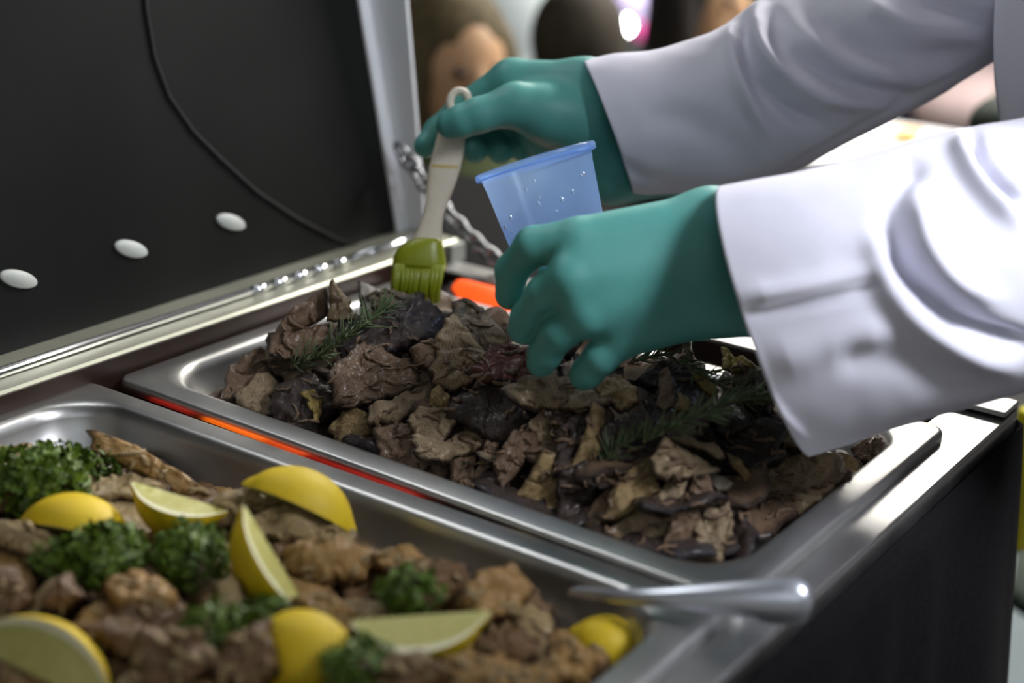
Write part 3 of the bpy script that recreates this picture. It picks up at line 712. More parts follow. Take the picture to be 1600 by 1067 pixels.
# --- chicken
GC = 'chicken pieces in the front pan'
CL = [
 ([(140,672),(165,675),(215,700),(250,725),(290,745),(335,778),(320,790),(290,778),(255,760),(210,738),(160,708)], 'chick', .016, .012, .75, 0, 'long golden chicken strip leaning on the pan wall'),
 ([(95,762),(160,745),(200,738),(265,748),(263,774),(230,778),(150,784),(95,774)], 'chickP', .016, .010, .6, 0, 'seared chicken strip lying behind the lemon wedges'),
 ([(325,800),(350,780),(400,764),(445,755),(469,765),(455,787),(400,808),(350,822)], 'chickP', .020, .014, .6, .1, 'pale rounded chicken tender beside the lemon against the pan wall'),
 ([(370,818),(450,795),(500,788),(540,815),(552,848),(500,858),(440,852),(390,842)], 'chickP', .020, .008, .6, .1, 'browned chicken piece below the pale tender'),
 ([(452,860),(500,843),(560,850),(592,872),(560,908),(510,918),(465,902),(446,882)], 'chick', .024, .010, .6, -.1, 'plump golden chicken chunk in the middle of the pan'),
 ([(578,872),(640,853),(667,870),(640,888),(600,898)], 'chick', .016, .010, .6, 0, 'narrow golden chicken end next to the plump chunk'),
 ([(0,818),(40,820),(76,840),(80,870),(50,872),(10,852),(-20,840)], 'chickP', .018, .010, .6, 0, 'pale chicken slice below the rind-up lemon wedge'),
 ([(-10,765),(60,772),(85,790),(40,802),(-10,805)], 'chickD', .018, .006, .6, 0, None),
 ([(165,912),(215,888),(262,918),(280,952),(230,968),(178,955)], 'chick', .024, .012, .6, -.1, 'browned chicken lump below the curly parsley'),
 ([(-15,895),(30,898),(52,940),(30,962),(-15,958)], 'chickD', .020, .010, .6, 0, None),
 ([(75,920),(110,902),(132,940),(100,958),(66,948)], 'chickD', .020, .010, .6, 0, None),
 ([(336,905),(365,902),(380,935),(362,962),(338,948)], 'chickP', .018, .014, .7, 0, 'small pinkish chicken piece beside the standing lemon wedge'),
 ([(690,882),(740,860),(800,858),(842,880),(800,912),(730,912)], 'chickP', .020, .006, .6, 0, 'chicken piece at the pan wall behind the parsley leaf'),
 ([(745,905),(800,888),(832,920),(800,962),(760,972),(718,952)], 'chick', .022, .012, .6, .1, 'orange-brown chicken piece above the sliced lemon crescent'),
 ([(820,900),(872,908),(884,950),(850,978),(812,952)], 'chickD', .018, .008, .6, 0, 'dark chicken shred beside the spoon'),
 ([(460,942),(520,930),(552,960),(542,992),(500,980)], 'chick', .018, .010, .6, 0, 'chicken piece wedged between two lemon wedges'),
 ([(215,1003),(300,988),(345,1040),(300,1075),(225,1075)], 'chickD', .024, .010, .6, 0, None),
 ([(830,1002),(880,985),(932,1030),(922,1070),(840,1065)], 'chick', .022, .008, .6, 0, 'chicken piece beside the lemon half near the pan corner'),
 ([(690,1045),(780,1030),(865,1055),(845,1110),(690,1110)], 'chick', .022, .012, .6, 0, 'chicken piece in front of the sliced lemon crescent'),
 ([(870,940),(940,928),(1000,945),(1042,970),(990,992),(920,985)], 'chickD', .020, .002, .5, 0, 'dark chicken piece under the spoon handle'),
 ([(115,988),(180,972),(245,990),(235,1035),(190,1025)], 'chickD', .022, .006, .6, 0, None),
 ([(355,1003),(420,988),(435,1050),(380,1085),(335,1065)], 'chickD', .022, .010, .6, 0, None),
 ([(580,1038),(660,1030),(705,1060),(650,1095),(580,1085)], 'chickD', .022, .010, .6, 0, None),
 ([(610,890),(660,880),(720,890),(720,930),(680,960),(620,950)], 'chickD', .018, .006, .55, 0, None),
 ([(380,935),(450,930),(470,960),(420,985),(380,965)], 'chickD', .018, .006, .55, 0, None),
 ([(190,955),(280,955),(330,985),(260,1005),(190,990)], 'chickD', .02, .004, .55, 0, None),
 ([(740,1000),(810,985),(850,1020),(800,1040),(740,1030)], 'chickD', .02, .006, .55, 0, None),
 ([(0,1040),(70,1050),(140,1075),(80,1110),(0,1110)], 'chick', .02, .006, .55, 0, 'chicken piece in front of the pale lemon crescent'),
]
CLN = iter(['dark chicken piece tucked below the large parsley bunch', 'dark chicken piece above the large pale lemon crescent', 'dark chicken knob between the parsley tuft and the pale lemon crescent',
  'dark chicken piece beside the tip of the large pale lemon crescent', 'dark chicken piece touching the upper edge of the pale lemon crescent', 'dark chicken piece between the dull parsley sprig and the lemon dome',
  'dark chicken piece between the dark parsley tuft and the lemon crescent', 'dark chicken piece under the single bright parsley leaf', 'dark chicken piece under the standing lemon wedge', 'dark chicken piece below the browned chicken lump', 'dark chicken piece at the end of the flesh-up lemon crescent'])
for i, (poly, m_, th, lift, tilt, curl, lab) in enumerate(CL):
    lab = lab or next(CLN)
    food('chicken_piece', (poly, heap_chick), M[m_], lab or 'dark braised chicken piece low between the garnishes', 'chicken piece', GC if lab else 'dark chicken pieces between the garnishes',
         thick=th, lift=lift, tilt=tilt, curl=curl, seed=300 + i, pw=4.5, grow=1.12, rough=1.25)
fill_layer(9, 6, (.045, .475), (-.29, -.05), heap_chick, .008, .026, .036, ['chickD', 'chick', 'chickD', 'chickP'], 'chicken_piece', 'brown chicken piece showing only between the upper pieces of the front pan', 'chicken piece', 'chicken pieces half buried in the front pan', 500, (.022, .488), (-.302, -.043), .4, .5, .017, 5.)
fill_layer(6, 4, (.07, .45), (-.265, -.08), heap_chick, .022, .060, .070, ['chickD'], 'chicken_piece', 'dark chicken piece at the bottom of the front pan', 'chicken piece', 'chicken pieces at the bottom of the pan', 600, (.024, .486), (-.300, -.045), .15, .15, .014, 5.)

rs = np.random.default_rng(78); mb1 = MB()
bpy.context.view_layer.update(); dgp = bpy.context.evaluated_depsgraph_get()
for k in range(420):
    u, v = rs.uniform(-30, 1030), rs.uniform(690, 1080); th = rs.uniform(0, math.pi); L = rs.uniform(16, 46); cv = rs.uniform(-.9, .9); pts = []
    for j in range(6):
        t = j / 5 - .5; a_ = th + cv * t
        h = surf(u + L * t * math.cos(a_), v + L * t * math.sin(a_) * .6, 'chicken_piece')
        if h is None or (pts and np.linalg.norm(h[0] - pts[-1]) > .014): break
        pts.append(h[0] + h[1] * .0008 + rs.normal(size=3) * .0004)
    if len(pts) >= 4:
        r_ = rs.uniform(.0010, .0024); mb1.tube(pts, [r_ * (.35 + .65 * math.sin(math.pi * (j + .5) / len(pts))) for j in range(len(pts))], 6)
ob = obj('chicken_shreds', mb1.out(), M['chickP']); ob.data.attributes.new('edge', 'FLOAT', 'POINT')
tag(ob, 'loose golden chicken shreds scattered over the chicken pieces', 'chicken shreds', kind='stuff')
# --- lemon wedges
def lemon(label, u, v, L, axis, rindd, ang, lift=.012, Rr=None, depth=None, bump_=1.0):
    Rr = Rr or L * .38
    a = camdir(*axis); b = camdir(*rindd); b = unit(b - a * (a @ b)); c = np.cross(a, b)
    P = px(u, v, depth) if depth else onheap(u, v, heap_chick, lift)
    core = P - b * Rr * .55
    half = math.radians(ang / 2)
    def rad(s): return Rr * max(0., 1 - s * s) ** .5 * (1 - .10 * s * s)
    NS, NA = 30, 16
    xs = [math.sin(math.pi * (i / NS - .5)) for i in range(NS + 1)]
    def P3(s, th, f):
        nub = .10 * math.copysign(max(0, abs(s) - .93) / .07, s)
        return core + a * (L / 2) * (s + nub) * (.93 + .07 * f) + f * max(rad(s), .0016) * (math.cos(th) * b + math.sin(th) * c)
    ths = [(-1 + 2 * j / NA) * half for j in range(NA + 1)]
    mb = MB(); V = [P3(s, t, 1) for s in xs for t in ths]
    mb.add(V, [(i*(NA+1)+j, (i+1)*(NA+1)+j, (i+1)*(NA+1)+j+1, i*(NA+1)+j+1) for i in range(NS) for j in range(NA)])
    root = thing('lemon_wedge', label, 'lemon wedge', (core[0], core[1], core[2] - Rr * .3), 'lemon wedges on the chicken')
    fix_normals(obj('rind', mb.out(), M['rind'], root))
    for sg in (-1, 1):
        th = sg * half
        W = MB(); fs = [1, .86]; 
        def row(f): return [P3(s, th, 1) + (P3(s, th, 0) - P3(s, th, 1)) * (1 - f) for s in xs]
        r1, r2 = row(1), row(.83)
        W.add(r1 + r2, [(i, i + 1, NS + 2 + i, NS + 1 + i) for i in range(NS)])
        obj('pith', W.out(), M['pith'], root)
        G = MB(); rows = [row(f) for f in (.83, .7, .5, .3, .12, .0)]
        n3 = np.cross(a, math.cos(th) * b + math.sin(th) * c) * sg
        Vv = []
        for ri, r_ in enumerate(rows):
            for i, p in enumerate(r_):
                Vv.append(p + (n3 * .0012 * mnoise.noise(Vector(p * 260)) if 0 < ri < 5 else 0))
        G.add(Vv, [(k2*(NS+1)+i, k2*(NS+1)+i+1, (k2+1)*(NS+1)+i+1, (k2+1)*(NS+1)+i) for k2 in range(5) for i in range(NS)])
        obj('flesh', G.out(), M['pulp'], root)
    return root
lemon('lemon wedge lying rind up in front of the big parsley bunch', 112, 806, .072, (1, -.12, .25), (0, .95, .35), 95, .016)
lemon('short lemon wedge showing pale flesh behind a parsley tuft', 268, 808, .056, (1, -.30, .0), (-.10, -.85, .5), 85, .014, Rr=.027)
lemon('lemon wedge lying rind up against the steel pan wall', 476, 772, .070, (.93, -.42, .0), (.25, .8, .55), 80, .028)
lemon('lemon wedge standing on its edge with flesh turned sideways', 403, 893, .066, (.52, -.82, .1), (-.75, -.35, .6), 85, .022)
lemon('lemon wedge showing a broad rind dome below the standing wedge', 470, 1022, .060, (.9, -.35, .25), (.05, .25, 1), 140, .012, Rr=.025)
lemon('crescent lemon wedge with flesh up next to the single parsley leaf', 658, 1005, .068, (1, .08, .05), (.05, -.92, .38), 66, .012, Rr=.027)
lemon('small rounded lemon end near the pan corner under the spoon', 950, 1008, .042, (.9, -.4, .1), (.1, .35, .95), 140, .006, Rr=.019)
lemon('large pale lemon crescent nearest the pan edge with flesh turned out', 85, 1012, .080, (.92, -.40, .1), (.25, .95, -.45), 62, .020, Rr=.030)
lemon('lemon bit half hidden inside the big parsley bunch', 62, 732, .040, (1, .3, 0), (0, .7, .7), 80, .014)

# --- parsley
def parsley(label, u, v, R_, nleaf, lift=.014, flat=.7, seed=0):
    rg = np.random.default_rng(900 + seed)
    P = onheap(u, v, heap_chick, lift)
    root = thing('parsley_sprig', label, 'parsley', (P[0], P[1], P[2] - R_ * flat), 'parsley garnishes')
    mb = MB(); st = MB(); base = P - np.array([0, 0, R_ * .6])
    for k in range(max(3, nleaf // 24)):
        dd = unit(rg.normal(size=3) + np.array([0, 0, .6])); tip = P + dd * R_ * .6
        st.tube([base, (base + tip) / 2 + rg.normal(size=3) * .004, tip], [.0013, .0011, .0008], 6)
    for k in range(int(nleaf * 2.6)):
        dd = unit(rg.normal(size=3) + np.array([0, -.1, .35])); rr = R_ * rg.uniform(.35, 1.0) ** .6
        c = P + dd * rr * np.array([1, 1, flat])
        nrm = unit(dd + rg.normal(size=3) * .5); t1 = unit(np.cross(nrm, rg.normal(size=3))); t2 = np.cross(nrm, t1)
        s = R_ * rg.uniform(.13, .24); ph = rg.random() * 6
        V = [c]; NA = 10
        for rr_, amp in ((.5, .12), (1.0, .34)):
            for j in range(NA):
                th = -2.2 + 4.4 * j / (NA - 1)
                lob = 1 - .28 * abs(math.sin(th * 2.5 + ph)) if rr_ == 1 else 1
                V.append(c + s * rr_ * lob * (math.cos(th) * t1 + math.sin(th) * t2) + nrm * s * amp * math.sin(th * 5 + ph))
        F = [(0, 1 + j, 2 + j) for j in range(NA - 1)] + [(1 + j, 1 + NA + j, 2 + NA + j, 2 + j) for j in range(NA - 1)]
        mb.add(V, F)
    tag(obj('leaves', mb.out(), M['parsley'], root), kind='stuff')
    obj('stem', st.out(), M['rstem'], root)
parsley('large curly parsley bunch in the pan corner', 70, 752, .034, 150, .016, .7, 1)
parsley('curly parsley tuft touching the large bunch below the golden strip', 150, 732, .018, 80, .014, .75, 2)
parsley('curly parsley bunch below the rind-up lemon wedge', 160, 868, .028, 130, .014, .6, 3)
parsley('small dark parsley tuft beside the pale chicken slice', 92, 872, .016, 50, .012, .7, 4)
parsley('parsley bunch below the short lemon wedge', 298, 868, .024, 120, .014, .75, 5)
parsley('bright green parsley leaf on the brown chicken by itself', 640, 925, .019, 70, .018, .7, 6)
parsley('dull green parsley sprig beside the small pinkish chicken piece', 335, 985, .019, 60, .016, .9, 7)
parsley('dark parsley tuft between the dome-shaped and the crescent lemon wedges', 562, 1042, .021, 80, .014, .7, 8)
parsley('dark parsley tuft under the standing lemon wedge', 420, 952, .014, 50, .010, .6, 9)

# --- rosemary
def rosemary(label, pts, lift, nn, ln_, seed=0, spread=1.):
    rg = np.random.default_rng(60 + seed)
    P = [onheap(u, v, heap_meat, l) for (u, v), l in zip(pts, lift)]
    # resample stem
    P = np.array(P); S = []
    for i in range(len(P) - 1):
        for k in range(8): S.append(P[i] + (P[i+1] - P[i]) * k / 8)
    S.append(P[-1]); S = np.array(S)
    for _ in range(3): S[1:-1] = .25 * S[:-2] + .5 * S[1:-1] + .25 * S[2:]
    root = thing('rosemary_sprig', label, 'rosemary', S[0] - np.array([0, 0, .003]), 'rosemary sprigs on the meat')
    obj('stem', MB().tube(S, [.0013 - .0007 * i / len(S) for i in range(len(S))], 6).out(), M['rstem'], root)
    mb = MB()
    for k in range(nn):
        f = (k + .5) / nn; i = min(len(S) - 2, int(f * (len(S) - 1))); p = S[i] + (S[i+1] - S[i]) * (f * (len(S) - 1) - i)
        t = unit(S[i+1] - S[i]); a = unit(np.cross(t, [0, 0, 1])); b = np.cross(a, t)
        th = rg.uniform(-.6, 3.74); out = math.cos(th) * a + math.sin(th) * b
        L = ln_ * rg.uniform(.7, 1.15) * (1 - .35 * max(0, f - .8) / .2); w = .0011
        d0 = unit(t * rg.uniform(.5, 1.0) + out * spread); bend = t * .25 + rg.normal(size=3) * .12
        sd = unit(np.cross(d0, out)); up = np.cross(sd, d0)
        V = []; nseg = 4
        for j in range(nseg + 1):
            g = j / nseg; q = p + d0 * L * g + bend * L * g * g * .35; ww = w * (1 - .75 * g ** 3)
            V += [q + sd * ww, q + up * ww * .55, q - sd * ww, q - up * ww * .4]
        F = []
        for j in range(nseg):
            for e in range(4): F.append((j*4+e, j*4+(e+1) % 4, (j+1)*4+(e+1) % 4, (j+1)*4+e))
        F.append((nseg*4, nseg*4+1, nseg*4+2, nseg*4+3)); mb.add(V, F)
    tag(obj('needles', mb.out(), M['rosemary'], root), kind='stuff')
rosemary('rosemary sprig beside the basting brush bristles', [(455, 574), (500, 556), (560, 515), (605, 478)], [.014, .02, .028, .03], 90, .021, 1)
rosemary('rosemary sprig emerging from under the little finger', [(985, 565), (1040, 552), (1085, 580), (1130, 605), (1160, 625)], [.016, .024, .022, .018, .018], 70, .017, 2)
rosemary('rosemary sprig with pale green tip lying beside the white cuff', [(1005, 690), (1050, 668), (1100, 645), (1140, 628), (1185, 618)], [.022, .028, .032, .032, .032], 90, .017, 3)
rosemary('dark shaded rosemary sprig among slices left of the others', [(940, 735), (955, 705), (985, 690), (1015, 672)], [.010, .014, .014, .014], 40, .015, 4)
rosemary('few rosemary needles beside the pale skin flap', [(1150, 618), (1175, 622), (1205, 622)], [.018, .02, .02], 34, .016, 5)

# ------------------------------------------------------------------ serving spoon
sp = thing('serving_spoon', 'stainless steel serving spoon with flared handle resting across the pan corner', 'spoon', onz(900, 925, -.03))
st = [(800, 905, -.040, 5, .003), (850, 916, -.026, 7, .003), (900, 926, -.010, 8, .003), (960, 931, .004, 11, .0032), (1020, 933, .010, 15, .0034), (1080, 934, .014, 21, .0036), (1150, 936, .017, 29, .0036), (1210, 939, .019, 36, .0034), (1245, 940, .020, 38, .0032), (1260, 940.5, .020, 30, .003), (1266, 941, .020, 14, .002)]
rings = []
for u, v, z, hw, th in st:
    c = onz(u, v, z); dz = (c - CAM) @ RM[2]; w = hw * dz / FPX
    # width runs across the image slope, thickness toward the camera
    wv = unit(-RM[1] * 1.0 + RM[0] * .04); nv = unit(np.cross(RM[0] * .99 + RM[1] * .04, wv)); nv = nv if nv @ RM[2] < 0 else -nv
    ring = []
    for k in range(20):
        a = 2 * math.pi * k / 20
        x = math.copysign(abs(math.cos(a)) ** .7, math.cos(a)); y = math.sin(a)
        ring.append(c + wv * w * x + nv * (th * y + .0045 * (1 - x * x) * min(1, hw / 25)))
    rings.append(ring)
fix_normals(obj('handle', MB().loft(rings).out(), M['spoon'], sp))
bc = onz(770, 900, -.05); bmr = []
for k in range(9):
    f = k / 8; r = .030 * math.sin(math.pi * min(.98, .08 + .9 * f)) ** .6
    c = onz(812 - 75 * f, 906 - 6 * f, -.042 - .012 * math.sin(math.pi * f))
    bmr.append([c + np.array([math.cos(a) * 0 + .6 * r * math.cos(a), r * math.cos(a) * .8, -.010 * (1 - math.cos(a) ** 2) * (1 if math.sin(a) > 0 else .8)]) for a in np.linspace(0, 2 * math.pi, 18, endpoint=False)])
fix_normals(obj('bowl', MB().loft(bmr).out(), M['spoon'], sp))

# ------------------------------------------------------------------ basting brush
bd0, bd1 = 1.222, 1.214
br = thing('basting_brush', 'cream handled basting brush with olive green silicone bristles touching the meat', 'brush', px(652, 474, 1.222))
def bdep(v): return bd1 + (bd0 - bd1) * (v - 145) / 330
def flat_ring(ul, ur, v, th, slope=.18, n=20, pw=.75):
    d = bdep(v); a = px(ul, v - slope * (ur - ul) * .0, d); b = px(ur, v + .06 * (ur - ul), d); c = (a + b) / 2; w = (b - a) / 2
    return [c + w * math.copysign(abs(math.cos(t)) ** pw, math.cos(t)) - RM[2] * th * math.copysign(abs(math.sin(t)) ** pw, math.sin(t)) for t in np.linspace(0, 2 * math.pi, n, endpoint=False)]
hp = [(700, 729, 168, .004), (692, 729, 185, .0045), (683, 728, 212, .005), (676, 724, 240, .005), (670, 719, 262, .005), (667, 712, 285, .0052), (665, 702, 310, .0055), (662, 694, 332, .006), (655, 691, 352, .007), (645, 690, 374, .008), (640, 690, 384, .008)]
fix_normals(obj('handle', MB().loft([flat_ring(a, b, v, t) for a, b, v, t in hp]).out(), M['handle'], br))
# hanging loop at the end of the handle
lc = px(718, 161, bdep(155)); V = []; F = []
lp = [lc + (RM[0] * math.cos(a) * 15 + RM[1] * math.sin(a) * 19) * bdep(155) / FPX for a in np.linspace(math.radians(120), math.radians(420), 22)]
obj('hanging_loop', MB().tube(lp, .0034, 10).out(), M['handle'], br)
obj('stain_band', MB().loft([flat_ring(a, b, v, .0053) for a, b, v in ((672, 719.5, 257), (671, 718.7, 262))], cap=False).out(), M['stain'], br)
capr = [(652, 690, 372, .010), (636, 692, 378, .012), (622, 694, 388, .0135), (615, 696.5, 400, .0145), (612.5, 697.5, 412, .0150), (613, 697.5, 417, .0146), (616, 696, 419, .012)]
fix_normals(obj('bristle_cap', MB().loft([flat_ring(a, b, v, t) for a, b, v, t in capr]).out(), M['silicone'], br))
rg = np.random.default_rng(5); mbb = MB()
for i in range(13):
    for j in range(5):
        fx = (i + .5) / 13; u0 = 617 + fx * 76 + rg.uniform(-1, 1); fd = (j - 2) / 2 * .0115
        u1 = 615 + fx * 74 + (1 - fx) * 0 + rg.uniform(-3, 3) - 4; vb = 470 + rg.uniform(-8, 6)
        pts = [px(u0, 412 + 3 * fx, bdep(412) + fd), px((u0 + u1) / 2 + rg.uniform(-2, 2), 440, bdep(440) + fd * 1.1), px(u1, vb, bdep(470) + fd * 1.15)]
        mbb.tube(pts, [.0024, .0023, .0015], 7)
tag(obj('bristles', mbb.out(), M['silicone'], br), kind='stuff')

# ------------------------------------------------------------------ blue tub
TD = 1.035
tc0 = px(835, 248, TD); ax = unit((RM[0] * 46 + RM[1] * 152) - RM[2] * 0)
ax = unit(ax + RM[2] * .07)                       # tipped so that the rim is seen almost edge-on
e1 = unit(RM[0] - ax * (RM[0] @ ax)); e2 = np.cross(ax, e1)
k_ = TD / FPX
R0_ = 98 * k_; H_ = 150 * k_
def tring(h, r, n=72): return [tc0 + ax * h + r * (math.cos(a) * e1 + math.sin(a) * e2) for a in np.linspace(0, 2 * math.pi, n, endpoint=False)]
tub = thing('plastic_tub', 'translucent blue plastic tub held in the nearer gloved hand', 'tub', tc0 + ax * H_)
def wr(h): return R0_ * (.925 - .17 * h / H_)
mbw = MB(); prof = [(0.0035, wr(0.0035)), (.008, wr(.008)), (.012, wr(.012) * .99), (.04, wr(.04)), (H_ * .94, wr(H_ * .94)), (H_ * .985, wr(H_) * .97), (H_, wr(H_) * .9), (H_ * .99, wr(H_) * .4), (H_ * .99, .001)]
mbw.loft([tring(h, r) for h, r in prof], cap=False)
obj('wall', mbw.out(), M['tub'], tub)
rim_p = [(.0035, wr(.0035)), (.001, R0_ * .95), (0, R0_ * .985), (.0012, R0_), (.005, R0_ * .995), (.0052, R0_ * .98), (.0035, R0_ * .965), (.0042, wr(.0042) * 1.004)]
obj('rim', MB().loft([tring(h, r) for h, r in rim_p], cap=False).out(), M['tub'], tub)
rgd = np.random.default_rng(3)
for u, v in ((835, 283), (843, 308), (878, 311), (912, 272), (908, 275), (842, 318), (798, 340), (800, 362), (790, 355), (870, 330), (822, 296), (895, 300)):
    # nearest wall point toward camera
    r_ = ray(u, v); best = None
    for t in np.linspace(.9, TD + .06, 700):
        p = CAM + r_ * t; h = (p - tc0) @ ax; q = p - tc0 - ax * h
        if 0 < h < H_ and np.linalg.norm(q) <= wr(h): best = (p, q); break
    if best is None: continue
    p, q = best; nq = unit(q); s = rgd.uniform(.0009, .0018); t1 = unit(np.cross(nq, ax)); t2 = np.cross(nq, t1)
    rr = [[p + nq * s * .7 * math.cos(b) + s * math.sin(b) * (math.cos(a) * t1 + 1.25 * math.sin(a) * t2) for a in np.linspace(0, 6.283, 10, endpoint=False)] for b in (.15, .6, 1.1, 1.6)]
    obj('droplet', MB().loft(rr).out(), M['drop'], tub)

# ------------------------------------------------------------------ the cook
cook = thing('person', 'cook in white double cuffed jacket and green gloves leaning over the food', 'person', (1.0, .50, FZ))
def glove(bones, groups, lo_pad, h, ks):
    """bones: group -> list of chains of (u,v,d,r)"""
    def field(P):
        tot = None
        for gname, chains in groups:
            dg = None
            for chn in chains:
                for (a, b) in zip(chn[:-1], chn[1:]):
                    dd = sd_cone(P, px(*a[:3]), px(*b[:3]), a[3], b[3])
                    dg = dd if dg is None else smin(dg, dd, .004 if gname != 'palm' else .016)
            tot = dg if tot is None else smin(tot, dg, ks.get(gname, .005))
        return tot
    pts = np.array([px(*j[:3]) for g, cs in groups for c in cs for j in c])
    return surfnet(field, pts.min(0) - .035, pts.max(0) + .035, h)
W = .965
near = [('palm', [
    [(1300, 360, .975, .026), (1110, 346, W, .0195), (905, 379, .955, .0165)],
    [(1300, 420, .975, .030), (1110, 388, W - .004, .023), (893, 437, .946, .0165)],
    [(1300, 440, .975, .030), (1110, 430, W - .003, .024), (915, 489, .950, .0155)],
    [(1300, 480, .975, .028), (1120, 474, W, .0185), (968, 527, .964, .0145)],
    [(1110, 410, W + .015, .022), (960, 440, .975, .017)]]),
  ('index', [[(905, 379, .955, .0165), (834, 384, .963, .0125), (800, 422, .980, .0108), (796, 461, .990, .0098)]]),
  ('middle', [[(893, 437, .946, .0165), (852, 458, .956, .0122), (824, 496, .973, .0110), (817, 515, .980, .0102)]]),
  ('ring', [[(915, 489, .950, .0155), (873, 519, .958, .0120), (852, 551, .972, .0110), (846, 566, .978, .0100)]]),
  ('little', [[(968, 527, .964, .0145), (938, 559, .964, .0114), (919, 580, .972, .0104), (912, 588, .976, .0095)]]),
  ('thumb', [[(1080, 400, .985, .020), (985, 410, 1.035, .015), (910, 418, 1.088, .0125), (862, 428, 1.090, .0105)]])]
g1 = obj('glove', glove(None, near, .03, .0018, {'index': .003, 'middle': .003, 'ring': .003, 'little': .003, 'thumb': .012}), M['glove'], cook)
g1['label'] = 'green nitrile glove gripping the blue tub'
far = [('palm', [
    [(1060, 150, 1.225, .024), (915, 137, 1.215, .0215), (800, 128, 1.226, .0185)],
    [(1060, 180, 1.225, .028), (920, 180, 1.215, .026), (815, 150, 1.240, .0175)],
    [(1060, 215, 1.225, .028), (930, 215, 1.220, .026), (832, 182, 1.248, .0165)],
    [(1060, 250, 1.230, .026), (945, 262, 1.225, .024), (852, 206, 1.248, .0150)],
    [(1070, 255, 1.235, .024), (965, 258, 1.228, .026), (890, 232, 1.238, .021), (845, 205, 1.235, .016)],
    [(920, 195, 1.205, .022), (850, 178, 1.198, .0195), (805, 164, 1.193, .0165)]]),
  ('index', [[(800, 128, 1.226, .0185), (722, 171, 1.243, .0128), (684, 205, 1.246, .0115), (666, 228, 1.240, .0103)]]),
  ('middle', [[(815, 150, 1.240, .0165), (742, 180, 1.268, .0128), (733, 214, 1.258, .0115), (742, 236, 1.245, .0104)]]),
  ('ring', [[(832, 182, 1.248, .0155), (780, 200, 1.272, .0122), (776, 222, 1.262, .0112), (782, 238, 1.248, .0102)]]),
  ('little', [[(852, 206, 1.248, .0140), (815, 212, 1.268, .0110), (812, 226, 1.258, .0100), (816, 236, 1.250, .0092)]]),
  ('thumb', [[(805, 164, 1.193, .0165), (748, 180, 1.190, .0140), (722, 189, 1.191, .0130), (704, 194, 1.194, .0118)]])]
g2 = obj('glove', glove(None, far, .03, .0019, {'index': .006, 'middle': .004, 'ring': .004, 'little': .004, 'thumb': .008}), M['glove'], cook)
g2['label'] = 'green nitrile glove pinching the brush handle'

def catmull(A, n):
    A = np.array(A, float); A = np.vstack([2 * A[0] - A[1], A, 2 * A[-1] - A[-2]]); out = []
    for i in range(1, len(A) - 2):
        p0, p1, p2, p3 = A[i-1:i+3]
        for k in range(n):
            t = k / n; out.append(.5 * (2*p1 + (p2-p0)*t + (2*p0-5*p1+4*p2-p3)*t*t + (3*p1-p0-3*p2+p3)*t**3))
    out.append(A[-2]); return np.array(out)
def sleeve(stations, folds, nper=14, nang=128, noise_amp=.003):
    """stations: (u_top, v_top, u_bot, v_bot, depth, half thickness m, near-side shift px)"""
    S = catmull(stations, nper); V = []; N = []
    for ut, vt, ub, vb, d, th, sh in S:
        a, b = px(ut, vt, d), px(ub, vb, d); c = (a + b) / 2; e1 = (a - b) / 2; e2 = -RM[2] * th + RM[0] * sh * d / FPX
        for k in range(nang):
            t = 2 * math.pi * k / nang
            V.append(c + e1 * math.cos(t) + e2 * math.sin(t)); N.append(unit(unit(e1) * math.cos(t) + -RM[2] * math.sin(t)))
    V = np.array(V); N = np.array(N)
    u, v, d = proj(V); front = np.clip(-(N @ RM[2]) * 1.6, 0, 1)
    for pts, w, amp in folds:
        P = catmull(pts, 10); D = np.full(len(V), 1e9); T = np.zeros(len(V))
        for i in range(len(P) - 1):
            a, b = P[i], P[i+1]; e = b - a; t = np.clip(((u - a[0]) * e[0] + (v - a[1]) * e[1]) / (e @ e), 0, 1)
            q = np.hypot(u - a[0] - t * e[0], v - a[1] - t * e[1]); m_ = q < D; D[m_] = q[m_]; T[m_] = (i + t[m_]) / (len(P) - 1)
        fade = np.clip(np.minimum(T, 1 - T) * 5 + .15, 0, 1)
        V += N * (front * fade * amp * np.exp(-(D / w) ** 2))[:, None]
    nz = np.array([mnoise.fractal(Vector(p * 14), 1., 2., 3) for p in V]); V += N * (noise_amp * nz)[:, None]
    ns = len(S); F = []
    for i in range(ns - 1):
        for k in range(nang): F.append((i*nang+k, i*nang+(k+1) % nang, (i+1)*nang+(k+1) % nang, (i+1)*nang+k))
    return V, F
nearS = [(1128, 292, 1266, 711, .945, .060, -58), (1180, 283, 1322, 694, .942, .064, -50), (1250, 268, 1390, 672, .940, .068, -40), (1340, 245, 1455, 653, .942, .070, -20), (1430, 218, 1520, 634, .948, .072, 0),
         (1510, 198, 1580, 617, .955, .072, 0), (1600, 183, 1640, 600, .965, .072, 0), (1700, 150, 1740, 575, .985, .070, 0), (1800, 100, 1860, 560, 1.0, .066, 0)]
nf = [([(1395, 330), (1405, 400), (1440, 450), (1500, 500), (1570, 530), (1620, 540)], 16, -.014),
      ([(1430, 300), (1445, 380), (1490, 440), (1560, 470)], 18, .012),
      ([(1370, 340), (1375, 420), (1420, 490), (1500, 545), (1600, 580)], 20, .008),
      ([(1518, 200), (1525, 235), (1550, 275), (1600, 320)], 11, -.012),
      ([(1500, 210), (1508, 250), (1540, 300), (1600, 350)], 16, .010),
      ([(1440, 250), (1400, 300), (1370, 380)], 18, -.007),
      ([(1150, 488), (1230, 476), (1310, 460), (1380, 436)], 9, -.0045),
      ([(1152, 470), (1230, 458), (1310, 442), (1375, 420)], 18, .006),
      ([(1150, 500), (1160, 560), (1215, 640), (1265, 690)], 8, .002),
      ([(1300, 560), (1400, 560), (1500, 600)], 28, -.005), ([(1200, 570), (1290, 540), (1400, 520)], 30, .004)]
